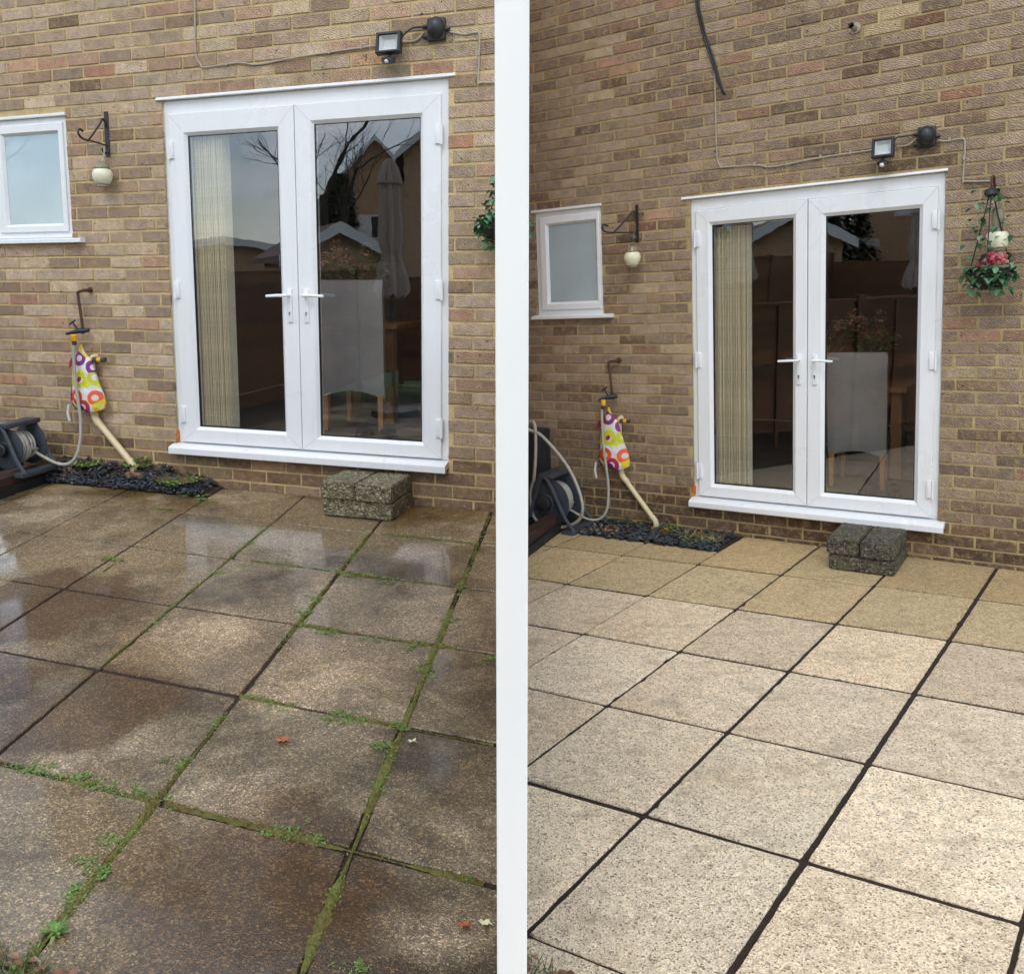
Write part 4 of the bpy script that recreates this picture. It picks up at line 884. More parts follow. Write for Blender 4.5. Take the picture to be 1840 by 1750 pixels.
        for v in bm.verts: v.co += Vector((noise.noise(v.co * 6) * .006, 0, noise.noise(v.co * 7 + Vector((3, 0, 0))) * .006))
        bm.verts.index_update(); b2 = MB(); b2.add([v.co[:] for v in bm.verts], [[v.index for v in f.verts] for f in bm.faces]); bm.free(); bpy.data.meshes.remove(me0)
        o = b2.build('edging_sleeper', MT[mt], M=M); tag(o, lab + at, 'sleeper', 'timber edging boards')
    # hose reel on the raised edge
    cx, cy, cz, r = F['reel']; base = F['zb'] if s == 'L' else .0
    T = thing('hose_reel', M, (cx, cy, cz - r - .02), 'dark grey hose reel wound with pale hose, on the bed ' + at, 'hose reel'); zc = r + .02; wd = .105
    for yy, nm in ((-wd - .012, 'front_flange'), (wd, 'rear_flange')):
        b = MB(); b.lathe([(r * .30, -.012), (r * .34, -.004), (r * .92, 0), (r, .004), (r, .012), (r * .92, .014)], (0, yy, zc), 'y', 32)
        for k in range(5):
            a = k * 1.2566; b.lathe([(r * .13, -.007), (r * .11, -.001)], (r * .62 * math.cos(a), yy, zc + r * .62 * math.sin(a)), 'y', 12, (1, 1.3))
        b.build(nm, MT['grey'], T, smooth=True)
    b = MB(); b.lathe([(r * .42, -wd), (r * .42, wd)], (0, 0, zc), 'y', 24); b.build('drum', MT['grey'], T, smooth=True)
    b = MB(); hp = []
    for k in range(9 * 20 + 1):
        a = k / 20 * 6.2832; turn = k / 20; layer = 0 if turn < 6 else 1
        hp.append((r * (.62 + .12 * layer) * math.cos(a) * (1 + .02 * math.sin(a * 2.3)), -wd + .02 + (turn % 6) / 6 * (2 * wd - .04), zc + r * (.62 + .12 * layer) * math.sin(a)))
    for k in range(1, 25): hp.append((r * .74 * math.cos(k * .2618) * (1 - .0 * k), -wd - .0 * k + .05 + .002 * k, zc + r * .74 * math.sin(k * .2618)))
    b.tube(hp, r * .062, 8); b.build('wound_hose', MT['hose'], T, smooth=True)
    for yy in (-wd - .05, wd + .03):
        b = MB(); rr_ = .014
        b.tube(bez([(-r * .95, yy, .0), (-r * .6, yy, zc * .6), (-r * .18, yy, zc * 1.6 + .02), (r * .1, yy, zc * 1.95), (r * .4, yy, zc * 1.55), (r * .9, yy, zc * .6), (r * 1.3, yy, .02), (r * 1.28, yy, .0)], 5), rr_, 8); b.build('side_frame', MT['grey'], T, smooth=True)
    b = MB(); b.cbox(r * .1 - .05, r * .1 + .06, -wd - .06, wd + .04, zc * 1.9, zc * 1.9 + .035, .012); b.build('carry_handle', MT['grey'], T, smooth=True)
    b = MB(); b.cbox(r * .85, r * 1.38, -wd - .08, wd + .05, -.012, .022, .008); b.cbox(-r * 1.1, -r * .8, -wd - .07, wd + .05, -.012, .022, .008); b.build('foot', MT['grey'], T, smooth=True)
    b = MB(); b.lathe([(r * .26, -.045), (r * .3, -.04), (r * .3, -.0)], (0, -wd - .02, zc), 'y', 20); b.build('hub', MT['black'], T, smooth=True)
    if s == 'R':
        b = MB(); b.cbox(-.10, .10, -.10, .10, 0, .66, .02); o = b.build('planter_box', MT['black'], M=M, loc=(-1.875, -.14, .0)); tag(o, 'tall black bin behind the hose reel at the edge, beside the clean patio', 'bin')
        loop = [(-1.80, .70), (-1.719, .748), (-1.668, .733), (-1.660, .588), (-1.69, .367), (-1.725, .225), (-1.70, .075), (-1.60, .012), (-1.47, .02), (-1.35, .085), (-1.31, .189), (-1.355, .334), (-1.448, .478), (-1.611, .654), (-1.72, .70)]
        b = MB(); b.tube(bez([(x, -.45 + .012 * math.sin(i * 1.7), z + .015) for i, (x, z) in enumerate(loop)], 8), .0115, 10); o = b.build('hose_loop', MT['hose'], M=M, smooth=True); tag(o, 'big loose loop of pale hose draped over the reel', 'hose')
    # step of concrete blocks
    xa, xb, ya, yb2 = (.315, .765, -.40, -.045) if s == 'L' else (.24, .585, -.47, -.04); gz = ground(s, .5, -.25); hh = .10 if s == 'L' else .088; xm = (xa + xb) / 2
    for nm, x0, x1, z0, z1, dy in (('upper block of the doorstep, next to its left twin', xm + .004, xb, hh + .004, 2 * hh + .004, 0), ('upper block of the doorstep, left of the pair', xa, xm - .004, hh + .004, 2 * hh + .004, .006), ('long lower block carrying the doorstep', xa + .012, xb + .004, 0, hh, .012)):
        bm = bmesh.new(); bmesh.ops.create_cube(bm, size=1)
        for v in bm.verts: v.co = Vector(((x0 + x1) / 2 + v.co.x * (x1 - x0), (ya + yb2) / 2 + dy + v.co.y * (yb2 - ya), (z0 + z1) / 2 + v.co.z * (z1 - z0)))
        bmesh.ops.bevel(bm, geom=bm.edges[:], offset=.007, segments=2, affect='EDGES'); bmesh.ops.subdivide_edges(bm, edges=[e for e in bm.edges if e.calc_length() > .05], cuts=9, use_grid_fill=True)
        for v in bm.verts: v.co += v.normal * (noise.noise(v.co * 38) * .003 + noise.noise(v.co * 90) * .002 - max(0, noise.noise(v.co * 16 + Vector((4, 4, 4))) - .45) * .03)
        bm.verts.index_update(); b = MB(); off = Vector((0, 0, 0)); b.add([v.co[:] for v in bm.verts], [[v.index for v in f.verts] for f in bm.faces]); bm.free()
        o = b.build('step_block', MT['block'], M=M, loc=(0, 0, gz + .002), color=srgb(150, 142, 116, .62) if s == 'L' else srgb(118, 112, 98, .5)); tag(o, {'L': 'pale ', 'R': 'dark '}[s] + 'concrete ' + nm + ', ' + {'L': 'wet', 'R': 'clean'}[s] + ' patio', 'block', 'doorstep blocks')

# moss and weeds in the joints of the wet patio
def gpt(s, x, y, dz=0): return (x, y, TILT[s] * y + dz)
b = MB(); mr = random.Random(77)
segs = [((3, 1.2), (3, 7), .017, 0), ((3, 4), (3.5, 4), .010, 0), ((3, 3), (3.4, 3), .009, 0), ((2.05, 5), (2.6, 5), .008, 1), ((2.6, 5), (3.58, 5), .014, 0), ((2, 5), (2, 6.2), .014, 1), ((2, 2.4), (2, 3.4), .008, 1), ((2, 3), (3, 3), .007, 1), ((2, 4), (3, 4), .008, 1), ((1, 5), (2, 5), .011, 1), ((2, 4.2), (2, 5), .008, 1), ((1, 1.9), (1, 2.7), .007, 1), ((3, .2), (3, 1.2), .006, 0), ((1, 1), (1, 1.9), .006, 1), ((2, 1), (2, 2.4), .006, 1), ((1.2, 2), (2.9, 2), .005, 1), ((2.1, 1), (3, 1), .005, 1), ((1, 2.7), (1, 4), .004, 0), ((0.1, 2.2), (0.1, 2.6), .004, 1)]
def lerpnode(c, r):
    c0, r0 = math.floor(c), math.floor(r); a, b2 = node('L', c0, r0), node('L', c0 + 1, r0); e, f = node('L', c0, r0 + 1), node('L', c0 + 1, r0 + 1); t, w = c - c0, r - r0
    return Vector(((a[0] * (1 - t) + b2[0] * t) * (1 - w) + (e[0] * (1 - t) + f[0] * t) * w, (a[1] * (1 - t) + b2[1] * t) * (1 - w) + (e[1] * (1 - t) + f[1] * t) * w))
wd_ = MB()
for (a, e, w, grn) in segs:
    p0, p1 = lerpnode(*a), lerpnode(*e); L = (p1 - p0).length; n = int(L / .006); dr = (p1 - p0) / L; sd_ = Vector((-dr.y, dr.x)); vs = []; fs = []; cs = []
    for i in range(n + 1):
        q = p0 + dr * (L * i / n); den = noise.noise(Vector((q.x * 5, q.y * 5, 3))) ; ww = w * (1 + .45 * noise.noise(Vector((q.x * 30, q.y * 30, 9)))) * max(.12, min(1.15, .75 + 2.2 * den))
        for k in range(5):
            t = (k - 2) / 2; hgt = (.010 * (1 - t * t) * max(.0, min(1, .6 + 2 * den))) + .005 * noise.noise(Vector((q.x * 80 + k * 3, q.y * 80, 5))) - .004
            x, y = q.x + sd_.x * ww * t, q.y + sd_.y * ww * t; vs.append(gpt('L', x, y, hgt))
            m = .5 + .5 * noise.noise(Vector((x * 22, y * 22, 1))); g2 = .5 + .7 * noise.noise(Vector((x * 7, y * 7, 8)))
            base = Vector((.13, .095, .024)).lerp(Vector((.13, .155, .035)), max(0, min(1, g2))).lerp(Vector((.07, .045, .018)), max(0, m - .45)); cs.append((*base, 1))
    for i in range(n):
        for k in range(4): fs.append((i * 5 + k, i * 5 + k + 1, (i + 1) * 5 + k + 1, (i + 1) * 5 + k))
    n0 = len(b.v); b.add(vs, fs); b.c[n0:] = cs
    # seedlings along it
    cnt = int(L * (60 if grn else 26))
    for i in range(cnt):
        q = p0 + dr * (L * mr.random())
        if noise.noise(Vector((q.x * 4.2, q.y * 4.2, 6.5))) < -.02: continue
        weed(wd_, gpt('L', q.x + mr.uniform(-.012, .012), q.y + mr.uniform(-.012, .012), .002), .014, mr.randint(4, 16), mr.uniform(.005, .011), mr.uniform(.2, .6))
for (a, e, w, grn) in segs:
    p0, p1 = lerpnode(*a), lerpnode(*e); L = (p1 - p0).length; dr = (p1 - p0) / L
    for i in range(int(L * 420)):
        q = p0 + dr * (L * mr.random()); den = noise.noise(Vector((q.x * 5, q.y * 5, 3)))
        if mr.random() > .55 + 1.6 * den: continue
        q = q + Vector((-dr.y, dr.x)) * mr.gauss(0, w * .75); g2 = max(0, min(1, .5 + .9 * noise.noise(Vector((q.x * 7, q.y * 7, 8)))))
        col = Vector((.17, .12, .025)).lerp(Vector((.19, .22, .035)), g2); leaf(b, gpt('L', q.x, q.y, mr.uniform(.001, .008)), mr.uniform(.005, .010), .0025, mr.uniform(0, 6.28), mr.uniform(.2, 1.3), col, droop=.05)
tag(b.build('joint_moss', MT['moss'], M=ML), 'olive and yellow green moss filling the joints of the wet patio', 'moss', kind='stuff')
for (x, y, n, L) in [(.614, -3.037, 40, .026), (.777, -3.029, 40, .024), (.853, -3.034, 30, .02), (1.0, -3.05, 40, .024), (1.08, -3.05, 50, .026), (1.03, -2.87, 40, .022), (1.069, -3.243, 40, .022), (1.107, -3.346, 50, .028), (1.12, -3.43, 40, .028), (.885, -1.71, 70, .026), (.25, -1.408, 50, .022), (-.41, -1.403, 50, .03), (.888, -1.25, 46, .02), (1.603, -2.58, 60, .024), (1.591, -2.45, 60, .026), (1.37, -2.47, 50, .024), (1.476, -2.47, 40, .02), (1.50, -3.06, 40, .026), (1.57, -3.06, 36, .024), (1.76, -1.89, 40, .022), (-.638, -.23, 60, .034), (-.69, -.554, 36, .026), (.72, -.66, 24, .02), (.80, -1.0, 24, .02), (1.86, -3.43, 30, .02), (.16, -.95, 40, .022), (.13, -.75, 30, .02), (.34, -1.27, 30, .02), (.55, -1.26, 36, .02), (1.1, -1.26, 34, .02), (.86, -1.55, 40, .022), (1.02, -1.86, 40, .022), (1.25, -1.87, 44, .022), (1.42, -1.88, 36, .02), (1.57, -2.05, 40, .022), (1.50, -1.6, 34, .02), (1.44, -1.2, 30, .02), (-.55, -.30, 70, .034), (-.72, -.26, 70, .032), (1.15, -2.47, 40, .02)]:
    for jj in range(9):
        weed(wd_, gpt('L', x + mr.gauss(0, .026), y + mr.gauss(0, .018), .001), mr.uniform(.008, .022), int(n * .45), L * mr.uniform(.26, .5), mr.uniform(.25, .55))
tag(wd_.build('joint_weeds', MT['leaf'], M=ML), 'small bright green weeds sprouting along the joints of the wet patio', 'weeds', kind='stuff')
# single plants, fallen leaves and petals
T = thing('dandelion', ML, gpt('L', 1.165, -3.56), 'dandelion rosette in the joint at the bottom corner of the wet patio', 'weed'); b = MB()
for k in range(30): leaf(b, (0, 0, .004), mr.uniform(.022, .048), .005, k * .35 + mr.uniform(-.2, .2), mr.uniform(.15, .7), mr.choice(GREEN), droop=.1)
b.build('leaves', MT['leaf'], T)['kind'] = 'stuff'
for s, p, lab in (('L', (1.13, -3.70), 'tuft of grass and brown stems at the bottom corner of the wet patio'), ('R', (.42, -4.12), 'grass tuft with dry leaves at the bottom corner of the clean patio')):
    T = thing('grass_tuft', D[s]['M'], gpt(s, *p), lab, 'grass'); b = MB()
    for k in range(420):
        a = mr.uniform(0, 6.28); rr = .12 * math.sqrt(mr.random()); p0 = Vector((rr * math.cos(a) * 1.2, rr * math.sin(a) * .55, 0)); tip = p0 + Vector((mr.uniform(-.03, .03), mr.uniform(-.03, .03), mr.uniform(.015, .05))); sv = Vector((mr.uniform(-1, 1), mr.uniform(-1, 1), 0)).normalized() * .0016
        c = mr.choice([(.06, .12, .025, 1), (.09, .15, .03, 1), (.13, .14, .05, 1)]); b.add([p0 - sv, p0 + sv, tip], [(0, 1, 2)], c)
    b.build('blades', MT['leaf'], T)['kind'] = 'stuff'
    b = MB()
    for k in range(26): leaf(b, (mr.uniform(-.14, .16), mr.uniform(-.05, .06), .01), .035, .01, mr.uniform(0, 6.28), mr.uniform(0, .8), mr.choice([(.2, .09, .05), (.26, .15, .08)]))
    b.build('dry_leaves', MT['leaf'], T)['kind'] = 'stuff'
for p, L, mt, lab, nm in (((1.278, -2.664), .05, 'deadleaf', 'curled orange dead leaf lying mid slab on the wet patio', 'fallen_leaf'), ((2.061, -3.235), .035, 'deadleaf', 'brown dead leaf near the fence post on the wet patio', 'fallen_leaf'), ((1.679, -2.539), .03, 'petal', 'pale petal beside the mossy joint crossing on the wet patio', 'fallen_petal'), ((2.105, -3.215), .032, 'petal', 'pale curled petal at the lower edge by the fence post', 'fallen_petal')):
    b = MB(); n = 12; vs = [(0, 0, .006)]
    for k in range(n):
        a = k * 6.2832 / n; rr = L * (.36 + .12 * math.cos(5 * a) + mr.uniform(-.05, .05)); vs.append((rr * math.cos(a) * 1.25, rr * math.sin(a) * .8, .004 + .012 * abs(math.sin(a * 1.5)) * mr.uniform(.4, 1)))
    b.add(vs, [(0, k + 1, (k + 1) % n + 1) for k in range(n)]); o = b.build(nm, MT[mt], M=ML, loc=gpt('L', *p, .001)); tag(o, lab, 'leaf' if 'leaf' in nm else 'petal')

# ------------------------------------------------------------------ inside the rooms
IN = {'L': dict(bl=(-.80, -.545, .12), fz=.297, chair=(.075, .66, .50, 1.06), table=(.18, 1.0, 1.05), flower=(-.13, 1.08), shoes=((.225, .50), (.387, .51))),
      'R': dict(bl=(-.60, -.36, .12), fz=.246, chair=(.185, .58, .37, .91), table=(.33, .95, .90), flower=(.09, 1.08), shoes=((.30, .47), (.42, .48)))}
for s in 'LR':
    d = D[s]; M = d['M']; I = IN[s]; u, uz = d['u'], d['uz']; fz = I['fz']; at = 'behind the doors of the %s patio' % {'L': 'wet', 'R': 'clean'}[s]
    x0, x1, y = I['bl']; top = d['door'][3] - .12; T = thing('vertical_blind', M, (x0, y, fz), 'cream vertical blind drawn to one side ' + at, 'blind')
    n = 24; sm = MB(); sm.box(-.044 * u, .044 * u, -.0012, .0012, 0, top - fz - .10); me = sm.mesh('slat', MT['blind'])
    for k in range(n): link_mesh('slat', me, T, (.03 + (x1 - x0 - .03) * k / n, .0 + .004 * math.sin(k * 2.1), .03), ((1, 1, 1, 1) if k % 2 else (.74, .72, .68, 1)), (0, 0, R_(80 + 4 * math.sin(k * 1.7))))  # alternate slats tinted darker: shade between slats put into their colour
    b = MB(); b.box(-.02, d['door'][1] - d['door'][0] - .05, -.02, .02, top - fz - .06, top - fz - .03); b.build('head_rail', MT['whiteplastic'], T)
    # high backed dining chair seen from behind
    cx, cy, w, h = I['chair']; T = thing('dining_chair', M, (cx, cy, fz + .013), 'grey upholstered high back chair with oak legs ' + at, 'chair'); lz = .235 * h / 1.06; t = .075 * u
    b = MB(); nx = 14; nz = 10; 
    def backpt(i, j, yy):
        x = -w / 2 + w * i / nx; zb = lz + .055 * uz * (1 - (2 * i / nx - 1) ** 2); z = zb + (h - zb) * j / nz
        curve = .05 * ((z / h) ** 2) * -1
        edge = .018 * (abs(2 * i / nx - 1) ** 6 + (1 if j in (0, nz) else 0)); taper = 1 - .05 * (1 - z / h)
        return (x * taper, (yy + curve + (edge if yy < 0 else -edge)), z)
    vs = [backpt(i, j, -t / 2) for i in range(nx + 1) for j in range(nz + 1)] + [backpt(i, j, t / 2) for i in range(nx + 1) for j in range(nz + 1)]; fs = []; K = (nx + 1) * (nz + 1); ix = lambda i, j: i * (nz + 1) + j
    for i in range(nx):
        for j in range(nz): fs += [(ix(i, j), ix(i + 1, j), ix(i + 1, j + 1), ix(i, j + 1)), (K + ix(i, j), K + ix(i, j + 1), K + ix(i + 1, j + 1), K + ix(i + 1, j))]
    for i in range(nx):
        for j in (0, nz): fs.append((ix(i, j), ix(i + 1, j), K + ix(i + 1, j), K + ix(i, j)) if j else (ix(i, j), K + ix(i, j), K + ix(i + 1, j), ix(i + 1, j)))
    for j in range(nz):
        for i in (0, nx): fs.append((ix(i, j), ix(i, j + 1), K + ix(i, j + 1), K + ix(i, j)))
    b.add(vs, fs); b.build('backrest', MT['chair'], T, smooth=True)
    b = MB(); b.cbox(-w * .44, w * .36, t / 2 - .01, t / 2 + .40 * u, lz + .05, lz + .17 * uz, .02); b.build('seat', MT['chair'], T, smooth=True)
    for lx2, ly, zt in ((-w * .42, 0, lz + .03), (w * .42, 0, lz + .03), (-w * .4, .38 * u, lz + .08), (w * .32, .36 * u, lz + .08)):
        b = MB(); e = .019 * u; b.add([(lx2 + sx2 * e * k, ly + sy * e * k - (.03 * (1 if ly == 0 else -1) * 0), z) for z, k in ((0, .8), (zt, 1.1)) for sx2, sy in ((-1, -1), (1, -1), (1, 1), (-1, 1))], [(0, 3, 2, 1), (4, 5, 6, 7)] + [(i, (i + 1) % 4, 4 + (i + 1) % 4, 4 + i) for i in range(4)]); b.build('leg', MT['oak'], T)
    # oak table
    tx, ty, tz = I['table']; T = thing('dining_table', M, (tx, ty, fz + .013), 'oak dining table behind the grey chair ' + at, 'table'); hh = tz - fz - .013; x0t = -.65 * u
    b = MB(); b.cbox(x0t, .12 * u, -.06, .95 * u, hh - .035, hh, .006); b.build('table_top', MT['oak'], T)
    b = MB(); b.box(x0t + .06, .06 * u, -.01, .012, hh - .13 * uz, hh - .037); b.box(x0t + .06, .06 * u, .86 * u, .88 * u, hh - .13 * uz, hh - .037); b.build('apron', MT['oak'], T)
    for lx2, ly in ((.03 * u, .03), (x0t + .06, .03), (.03 * u, .85 * u), (x0t + .06, .85 * u)):
        b = MB(); e = .042 * u; b.cbox(lx2 - e, lx2 + e, ly - e, ly + e, 0, hh - .037, .005); b.build('leg', MT['oak'], T)
    # flowers on the table
    fx, fy = I['flower']; T = thing('flower_vase', M, (fx, fy, tz + .001), 'vase of pink and cream hydrangeas on the table ' + at, 'flowers')
    b = MB(); b.lathe([(.05, 0), (.075, .03), (.085, .10), (.06, .17), (.065, .19)], n=20); b.build('vase', MT['darkfloor'], T, smooth=True)
    fr = random.Random(3); b = MB()
    for k in range(420):
        a = fr.uniform(0, 6.28); e = math.acos(fr.uniform(-.25, 1)); rr = fr.uniform(.5, 1) ** .6; p = (.30 * u * rr * math.sin(e) * math.cos(a), .2 * u * rr * math.sin(e) * math.sin(a), .32 * uz + .24 * uz * rr * math.cos(e)); leaf(b, p, .07 * u, .024 * u, fr.uniform(0, 6.28), fr.uniform(-.6, .8), fr.choice([(.09, .2, .05), (.13, .26, .07), (.18, .26, .09)]))
    b.build('foliage', MT['leaf'], T)['kind'] = 'stuff'
    for k in range(9):
        a = fr.uniform(0, 6.28); p = (.2 * u * fr.uniform(.1, 1) * math.cos(a), -.12 * u + .1 * u * math.sin(a), .40 * uz + .17 * uz * fr.uniform(.1, 1)); c = fr.choice([(.9, .22, .18), (.9, .6, .44), (.85, .72, .4), (.9, .42, .36)]); b = MB()
        for j in range(54):
            v = Vector((fr.gauss(0, 1), fr.gauss(0, 1), fr.gauss(0, 1))).normalized(); leaf(b, Vector(p) + v * .036 * u, .026 * u, .010 * u, math.atan2(v.y, v.x), math.asin(v.z) * .6, c, droop=.1)
        b.build('bloom', MT['leaf'], T)
    for k, (sx2, sy) in enumerate(I['shoes']):
        b = MB(); n = 16; vs = []; fs = []
        for z, sc in ((0, 1.0), (.02, 1.02), (.045, .95), (.065, .7), (.075, .4)):
            for j in range(n):
                a = 6.2832 * j / n; wv = .042 + .006 * math.sin(a); vs.append((wv * sc * math.cos(a), .13 * u * sc * math.sin(a) * (1 if z < .05 else .8) - (.02 if z > .05 else 0), z * .9))
        for i in range(4):
            for j in range(n): fs.append((i * n + j, i * n + (j + 1) % n, (i + 1) * n + (j + 1) % n, (i + 1) * n + j))
        fs += [tuple(range(n))[::-1], tuple(range(4 * n, 5 * n))]; b.add(vs, fs); o = b.build('slipper', MT['shoe'], M=M, loc=(sx2, sy, fz + .013), smooth=True); tag(o, ('dark slipper on the floor, nearer the handles, ', 'dark slipper on the floor, nearer the hinges, ')[k] + at, 'slipper', 'slippers inside the doors')
    b = MB(); X = d['gl'][1]; b.tube(bez([(X - .30 * u, .9, fz + .02), (X - .18 * u, .75, fz + .02), (X - .07 * u, .6, fz + .05), (X - .10 * u, .65, fz + .16), (X - .02, .62, fz + .26), (X + .15, .7, fz + .30)], 8), .004, 6); o = b.build('floor_cable', MT['whiteplastic'], M=M, smooth=True); tag(o, 'thin white cable looping over the floor ' + at, 'cable')

# ------------------------------------------------------------------ added dividing fence, gardens and neighbours (seen in the glass and the wet slabs)
gr = random.Random(12)
def lap_fence(name, a, b2, z0, h, label, npan, thick=.012, first_post=None):
    """lap panels between timber posts; boards overlap downwards"""
    A, B = Vector(a), Vector(b2); L = (B - A).length; dr = (B - A) / L; ang = math.atan2(dr.y, dr.x)
    T = thing(name, MW, (A.x, A.y, z0), label, 'fence', 'garden fences', ang)
    nb = max(6, int(h / .125)); pit = (h - .04) / nb; pl = L / npan
    bm_ = MB(); bm_.add([(0, -.004, 0), (pl - .085, -.004, 0), (pl - .085, .010, 0), (0, .010, 0), (0, .006, pit + .022), (pl - .085, .006, pit + .022), (pl - .085, .014, pit + .022), (0, .014, pit + .022)],
        [(0, 3, 2, 1), (4, 5, 6, 7), (0, 1, 5, 4), (1, 2, 6, 5), (2, 3, 7, 6), (3, 0, 4, 7)]); me = bm_.mesh('board', MT['fence'])
    for i in range(npan):
        for k in range(nb):
            c = gr.uniform(.55, 1.45); link_mesh('board', me, T, (i * pl + .042, 0, .03 + k * pit), (c, c * gr.uniform(.95, 1.04), c, 1), (gr.uniform(-.02, .02), 0, 0))
        for xx in (.25, .5, .75):
            b = MB(); b.box(i * pl + pl * xx - .016, i * pl + pl * xx + .016, -.020, -.005, .03, h); b.build('batten', MT['fence'], T)
        b = MB(); b.cbox(i * pl + .042, (i + 1) * pl - .042, -.022, .026, h + .002, h + .03, .004); b.build('capping', MT['fence'], T)
    for i in range(npan + 1):
        if i == 0 and first_post: continue
        b = MB(); b.cbox(i * pl - .038, i * pl + .038, -.036, .036, -.1, h + .06, .005); b.build('post', MT['fence'], T, color=(.8, .8, .85, 1))
    return T
# added divider: hides the patio seam, fills the white gap, browns the reflections
pA = FD * 1.53; pB = Vector((cl.x, cl.y, 0)) - FD * .05
T = lap_fence('added_divider', (pA.x, pA.y, 0), (pB.x, pB.y, 0), .02, 1.28, 'brown lap fence added between the two patios, ending in an added white gap post', 2, first_post=True)
b = MB(); b.cbox(-.028, .028, -.0278, .0278, -.35, 2.22, .002); b.cbox(-.033, .033, -.033, .033, 2.222, 2.245, .004); b.build('gap_post', MT['paint'], T, loc=(0, 0, 0))['label'] = 'tall white post added to fill the white gap'
# side and rear fences of the nearer garden
f0 = ML @ Vector((-2.75, -.05, 0)); f1 = ML @ Vector((-2.75, -9.0, 0)); f2 = ML @ Vector((3.4, -9.0, 0))
lap_fence('side_fence', (f0.x, f0.y, 0), (f1.x, f1.y, 0), .0, 1.68, 'brown lap fence along the side of the wet patio garden', 5)
lap_fence('rear_fence', (f1.x, f1.y, 0), (f2.x, f2.y, 0), -.2, 1.75, 'brown lap fence across the back of the garden', 4)

def parasol(x, y, z, h, label):
    T = thing('furled_parasol', MW, (x, y, z), label, 'parasol', 'furled parasols')
    b = MB(); b.lathe([(.26, -.35), (.27, .0), (.25, .05), (.05, .09), (.04, .2)], n=24); b.build('base', MT['grey'], T, smooth=True)
    b = MB(); b.tube([(0, 0, .1), (0, 0, h - .05)], .022, 10); b.build('pole', MT['grey'], T, smooth=True)
    n = 32; prof = [(h * .47, .15), (h * .50, .165), (h * .58, .125), (h * .63, .085), (h * .645, .09), (h * .68, .115), (h * .72, .11), (h * .8, .10), (h * .9, .085), (h * .905, .115), (h * .95, .09), (h * .99, .05), (h, .02)]
    b = MB(); vs = []; fs = []
    for z2, r in prof:
        for k in range(n):
            a = 6.2832 * k / n; q = r * (1 + .22 * math.cos(8 * a)); vs.append((q * math.cos(a), q * math.sin(a), z2 + (.03 * math.cos(8 * a) if z2 == prof[0][0] else 0)))
    for i in range(len(prof) - 1):
        for k in range(n): fs.append((i * n + k, i * n + (k + 1) % n, (i + 1) * n + (k + 1) % n, (i + 1) * n + k))
    b.add(vs, fs); b.build('canopy', MT['parasol'], T, smooth=True)
    b = MB(); b.lathe([(.095, h * .638), (.098, h * .65)], n=16); b.build('strap', MT['parasol'], T)
parasol(-2.83, 2.35, .15, 2.68, 'furled taupe parasol reflected in the doors of the wet patio')
parasol(-3.88, -1.36, .0, 2.5, 'furled taupe parasol reflected at the edge of the clean patio doors')

def house(name, M, w, dep, eaves, ridge, label, wins, gable_front=True):
    T = thing(name, M, (0, 0, 0), label, 'house', 'neighbouring houses')
    b = MB(); b.add([(-w / 2, 0, -.6), (w / 2, 0, -.6), (w / 2, 0, eaves), (0, 0, ridge), (-w / 2, 0, eaves), (-w / 2, dep, -.6), (w / 2, dep, -.6), (w / 2, dep, eaves), (0, dep, ridge), (-w / 2, dep, eaves)],
        [(0, 1, 2, 3, 4), (5, 9, 8, 7, 6), (1, 6, 7, 2), (0, 4, 9, 5), (2, 7, 8, 3), (4, 3, 8, 9)]); b.build('wall', MT['housebrick'], T)
    for sg in (-1, 1):
        ov = .25; sl = (ridge - eaves) / (w / 2); b = MB(); e = Vector((sg * (w / 2 + ov), 0, eaves - sl * ov)); r0 = Vector((0, 0, ridge))
        up = Vector((0, 0, .12)); b.add([r0 + Vector((0, -ov, .02)), e + Vector((0, -ov, .02)), e + Vector((0, dep + ov, .02)), r0 + Vector((0, dep + ov, .02)), r0 + Vector((0, -ov, .14)), e + Vector((0, -ov, .14)), e + Vector((0, dep + ov, .14)), r0 + Vector((0, dep + ov, .14))],
            [(0, 1, 2, 3), (4, 7, 6, 5), (0, 4, 5, 1), (1, 5, 6, 2), (2, 6, 7, 3), (3, 7, 4, 0)]); b.build('roof', MT['roof'], T)
        b = MB(); b.add([r0 + Vector((0, -ov - .03, -.06)), e + Vector((0, -ov - .03, -.06)), e + Vector((0, -ov - .03, .15)), r0 + Vector((0, -ov - .03, .15)), r0 + Vector((0, -ov - .003, -.06)), e + Vector((0, -ov - .003, -.06)), e + Vector((0, -ov - .003, .15)), r0 + Vector((0, -ov - .003, .15))],
            [(0, 1, 2, 3), (4, 7, 6, 5), (0, 4, 5, 1), (1, 5, 6, 2), (2, 6, 7, 3), (3, 7, 4, 0)]); b.build('bargeboard', MT['barge'], T)
    for x, z, ww, hh in wins:
        b = MB(); ringframe(b, (x - ww / 2, x + ww / 2, z, z + hh), (x - ww / 2 + .08, x - .03, z + .08, z + hh - .08), -.05, .03, .01); b.box(x - .03, x + .03, -.04, .02, z + .05, z + hh - .05); f = b.build('window', MT['barge'], T)
        b = MB(); b.box(x - ww / 2 + .06, x + ww / 2 - .06, -.03, -.02, z + .06, z + hh - .06); b.build('pane', MT['darkglass'], f)
def face(x, y, tx, ty): return Matrix.Translation((x, y, 0)) @ Matrix.Rotation(math.atan2(ty - y, tx - x) + math.pi / 2, 4, 'Z')
house('gabled_house', face(-21.4, -18.0, 0, 0), 3.9, 9, 4.9, 7.0, 'tall tan brick house with white gable boards, reflected in the glass', [(.2, 3.0, 1.1, 1.0)])
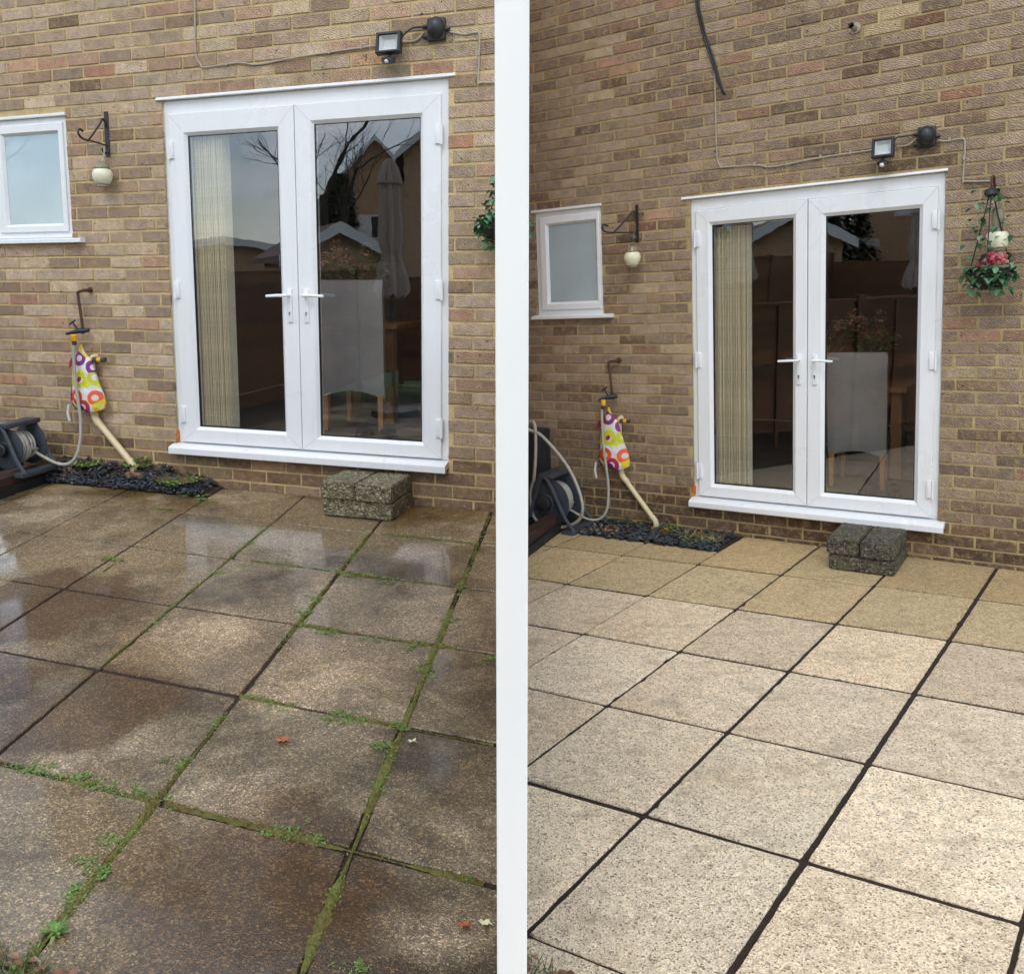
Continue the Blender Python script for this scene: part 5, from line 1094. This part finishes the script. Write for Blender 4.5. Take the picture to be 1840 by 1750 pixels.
house('brick_house', face(-11.4, -11.6, 0, 2), 4.6, 8, 5.0, 6.8, 'two storey brick house with a white window, reflected at the hinge side', [(-.6, 3.2, 1.2, 1.2), (1.2, 3.2, 1.0, 1.2), (0, .8, 1.4, 1.2)])
house('bungalow', face(-17.0, -6.6, 0, 1), 8.5, 7, 1.95, 2.6, 'low bungalow with white windows, reflected in the glass beside the blind', [(-2.2, .6, 1.5, 1.1), (.3, .6, 1.4, 1.1), (2.6, .6, 1.4, 1.1)])
sp = ML @ Vector((-4.8, -11.0, 0))
house('garden_shed', face(sp.x, sp.y, 0, 2), 1.9, 2.4, 2.0, 2.5, 'small garden outbuilding with white roof boards beyond the rear fence', [])

def bare_tree(x, y, h, seed, label):
    r = random.Random(seed); T = thing('bare_tree', MW, (x, y, -.34), label, 'tree', 'garden trees'); tr = MB(); cr_ = MB()
    def grow(p, d_, L, rad, lev):
        pts = [p]; dd = d_.copy(); n = 5
        for i in range(n):
            dd = (dd + Vector((r.gauss(0, .13), r.gauss(0, .13), r.gauss(.03, .08)))).normalized(); pts.append(pts[-1] + dd * L / n)
        rs = [rad * (1 - .55 * i / n) for i in range(n + 1)]; (tr if lev < 2 else cr_).tube(pts, rs, 7 if lev < 2 else 4, cap=lev < 1)
        if lev >= 4: return
        for k in range((5, 4, 4, 3)[lev]):
            t = r.uniform(.35, 1); i = min(n - 1, int(t * n)); q = pts[i].lerp(pts[i + 1], t * n - i); a = r.uniform(0, 6.28); s_ = dd.orthogonal().normalized(); s2 = dd.cross(s_)
            nd = (dd * .75 + (s_ * math.cos(a) + s2 * math.sin(a)) * r.uniform(.5, .95) + Vector((0, 0, .12))).normalized(); grow(q, nd, L * r.uniform(.5, .72), rs[i] * .55, lev + 1)
    grow(Vector((0, 0, 0)), Vector((r.gauss(0, .05), r.gauss(0, .05), 1)).normalized(), h * .45, h * .022, 0)
    tr.build('trunk', MT['bark'], T, smooth=True); cr_.build('crown', MT['bark'], T)
for i, (fx, fy, h) in enumerate(((-6.6, -14.5, 8.5), (-12.3, -16.5, 9.5), (-8.5, -6.0, 7.0))):
    p = ML @ Vector((fx, fy, 0)); bare_tree(p.x, p.y, h, 40 + i, ('bare tree with a fine twig crown, nearest the rear fence of the garden', 'tallest bare tree farther behind the garden', 'bare tree beyond the side fence, reflected in the small window')[i])
def evergreen(x, y, h, w, seed, label):
    r = random.Random(seed); T = thing('evergreen_tree', MW, (x, y, -.34), label, 'tree', 'garden trees'); b = MB(); b.tube([(0, 0, 0), (.05, 0, h * .5), (0, .03, h * .95)], [.14, .09, .02], 8); b.build('trunk', MT['bark'], T)
    b = MB()
    for k in range(5200):
        t = r.random() ** .8; a = r.uniform(0, 6.28); rad = w * (1.02 - t) ** .7 * (.75 + .3 * noise.noise(Vector((math.cos(a) * 2, math.sin(a) * 2, t * 6 + seed)))) * r.uniform(.35, 1) ** .5
        leaf(b, (rad * math.cos(a), rad * math.sin(a), h * (.08 + .92 * t)), .22, .05, r.uniform(0, 6.28), r.uniform(-.6, .6), r.choice([(.03, .055, .022), (.045, .07, .03), (.025, .04, .02)]))
    b.build('crown', MT['leaf'], T)
evergreen(-15.6, -10.0, 4.9, 1.5, 2, 'dark evergreen tree between the reflected houses')
evergreen(-12.2, -6.6, 2.9, 1.4, 5, 'broad low evergreen bush beyond the garden fence')
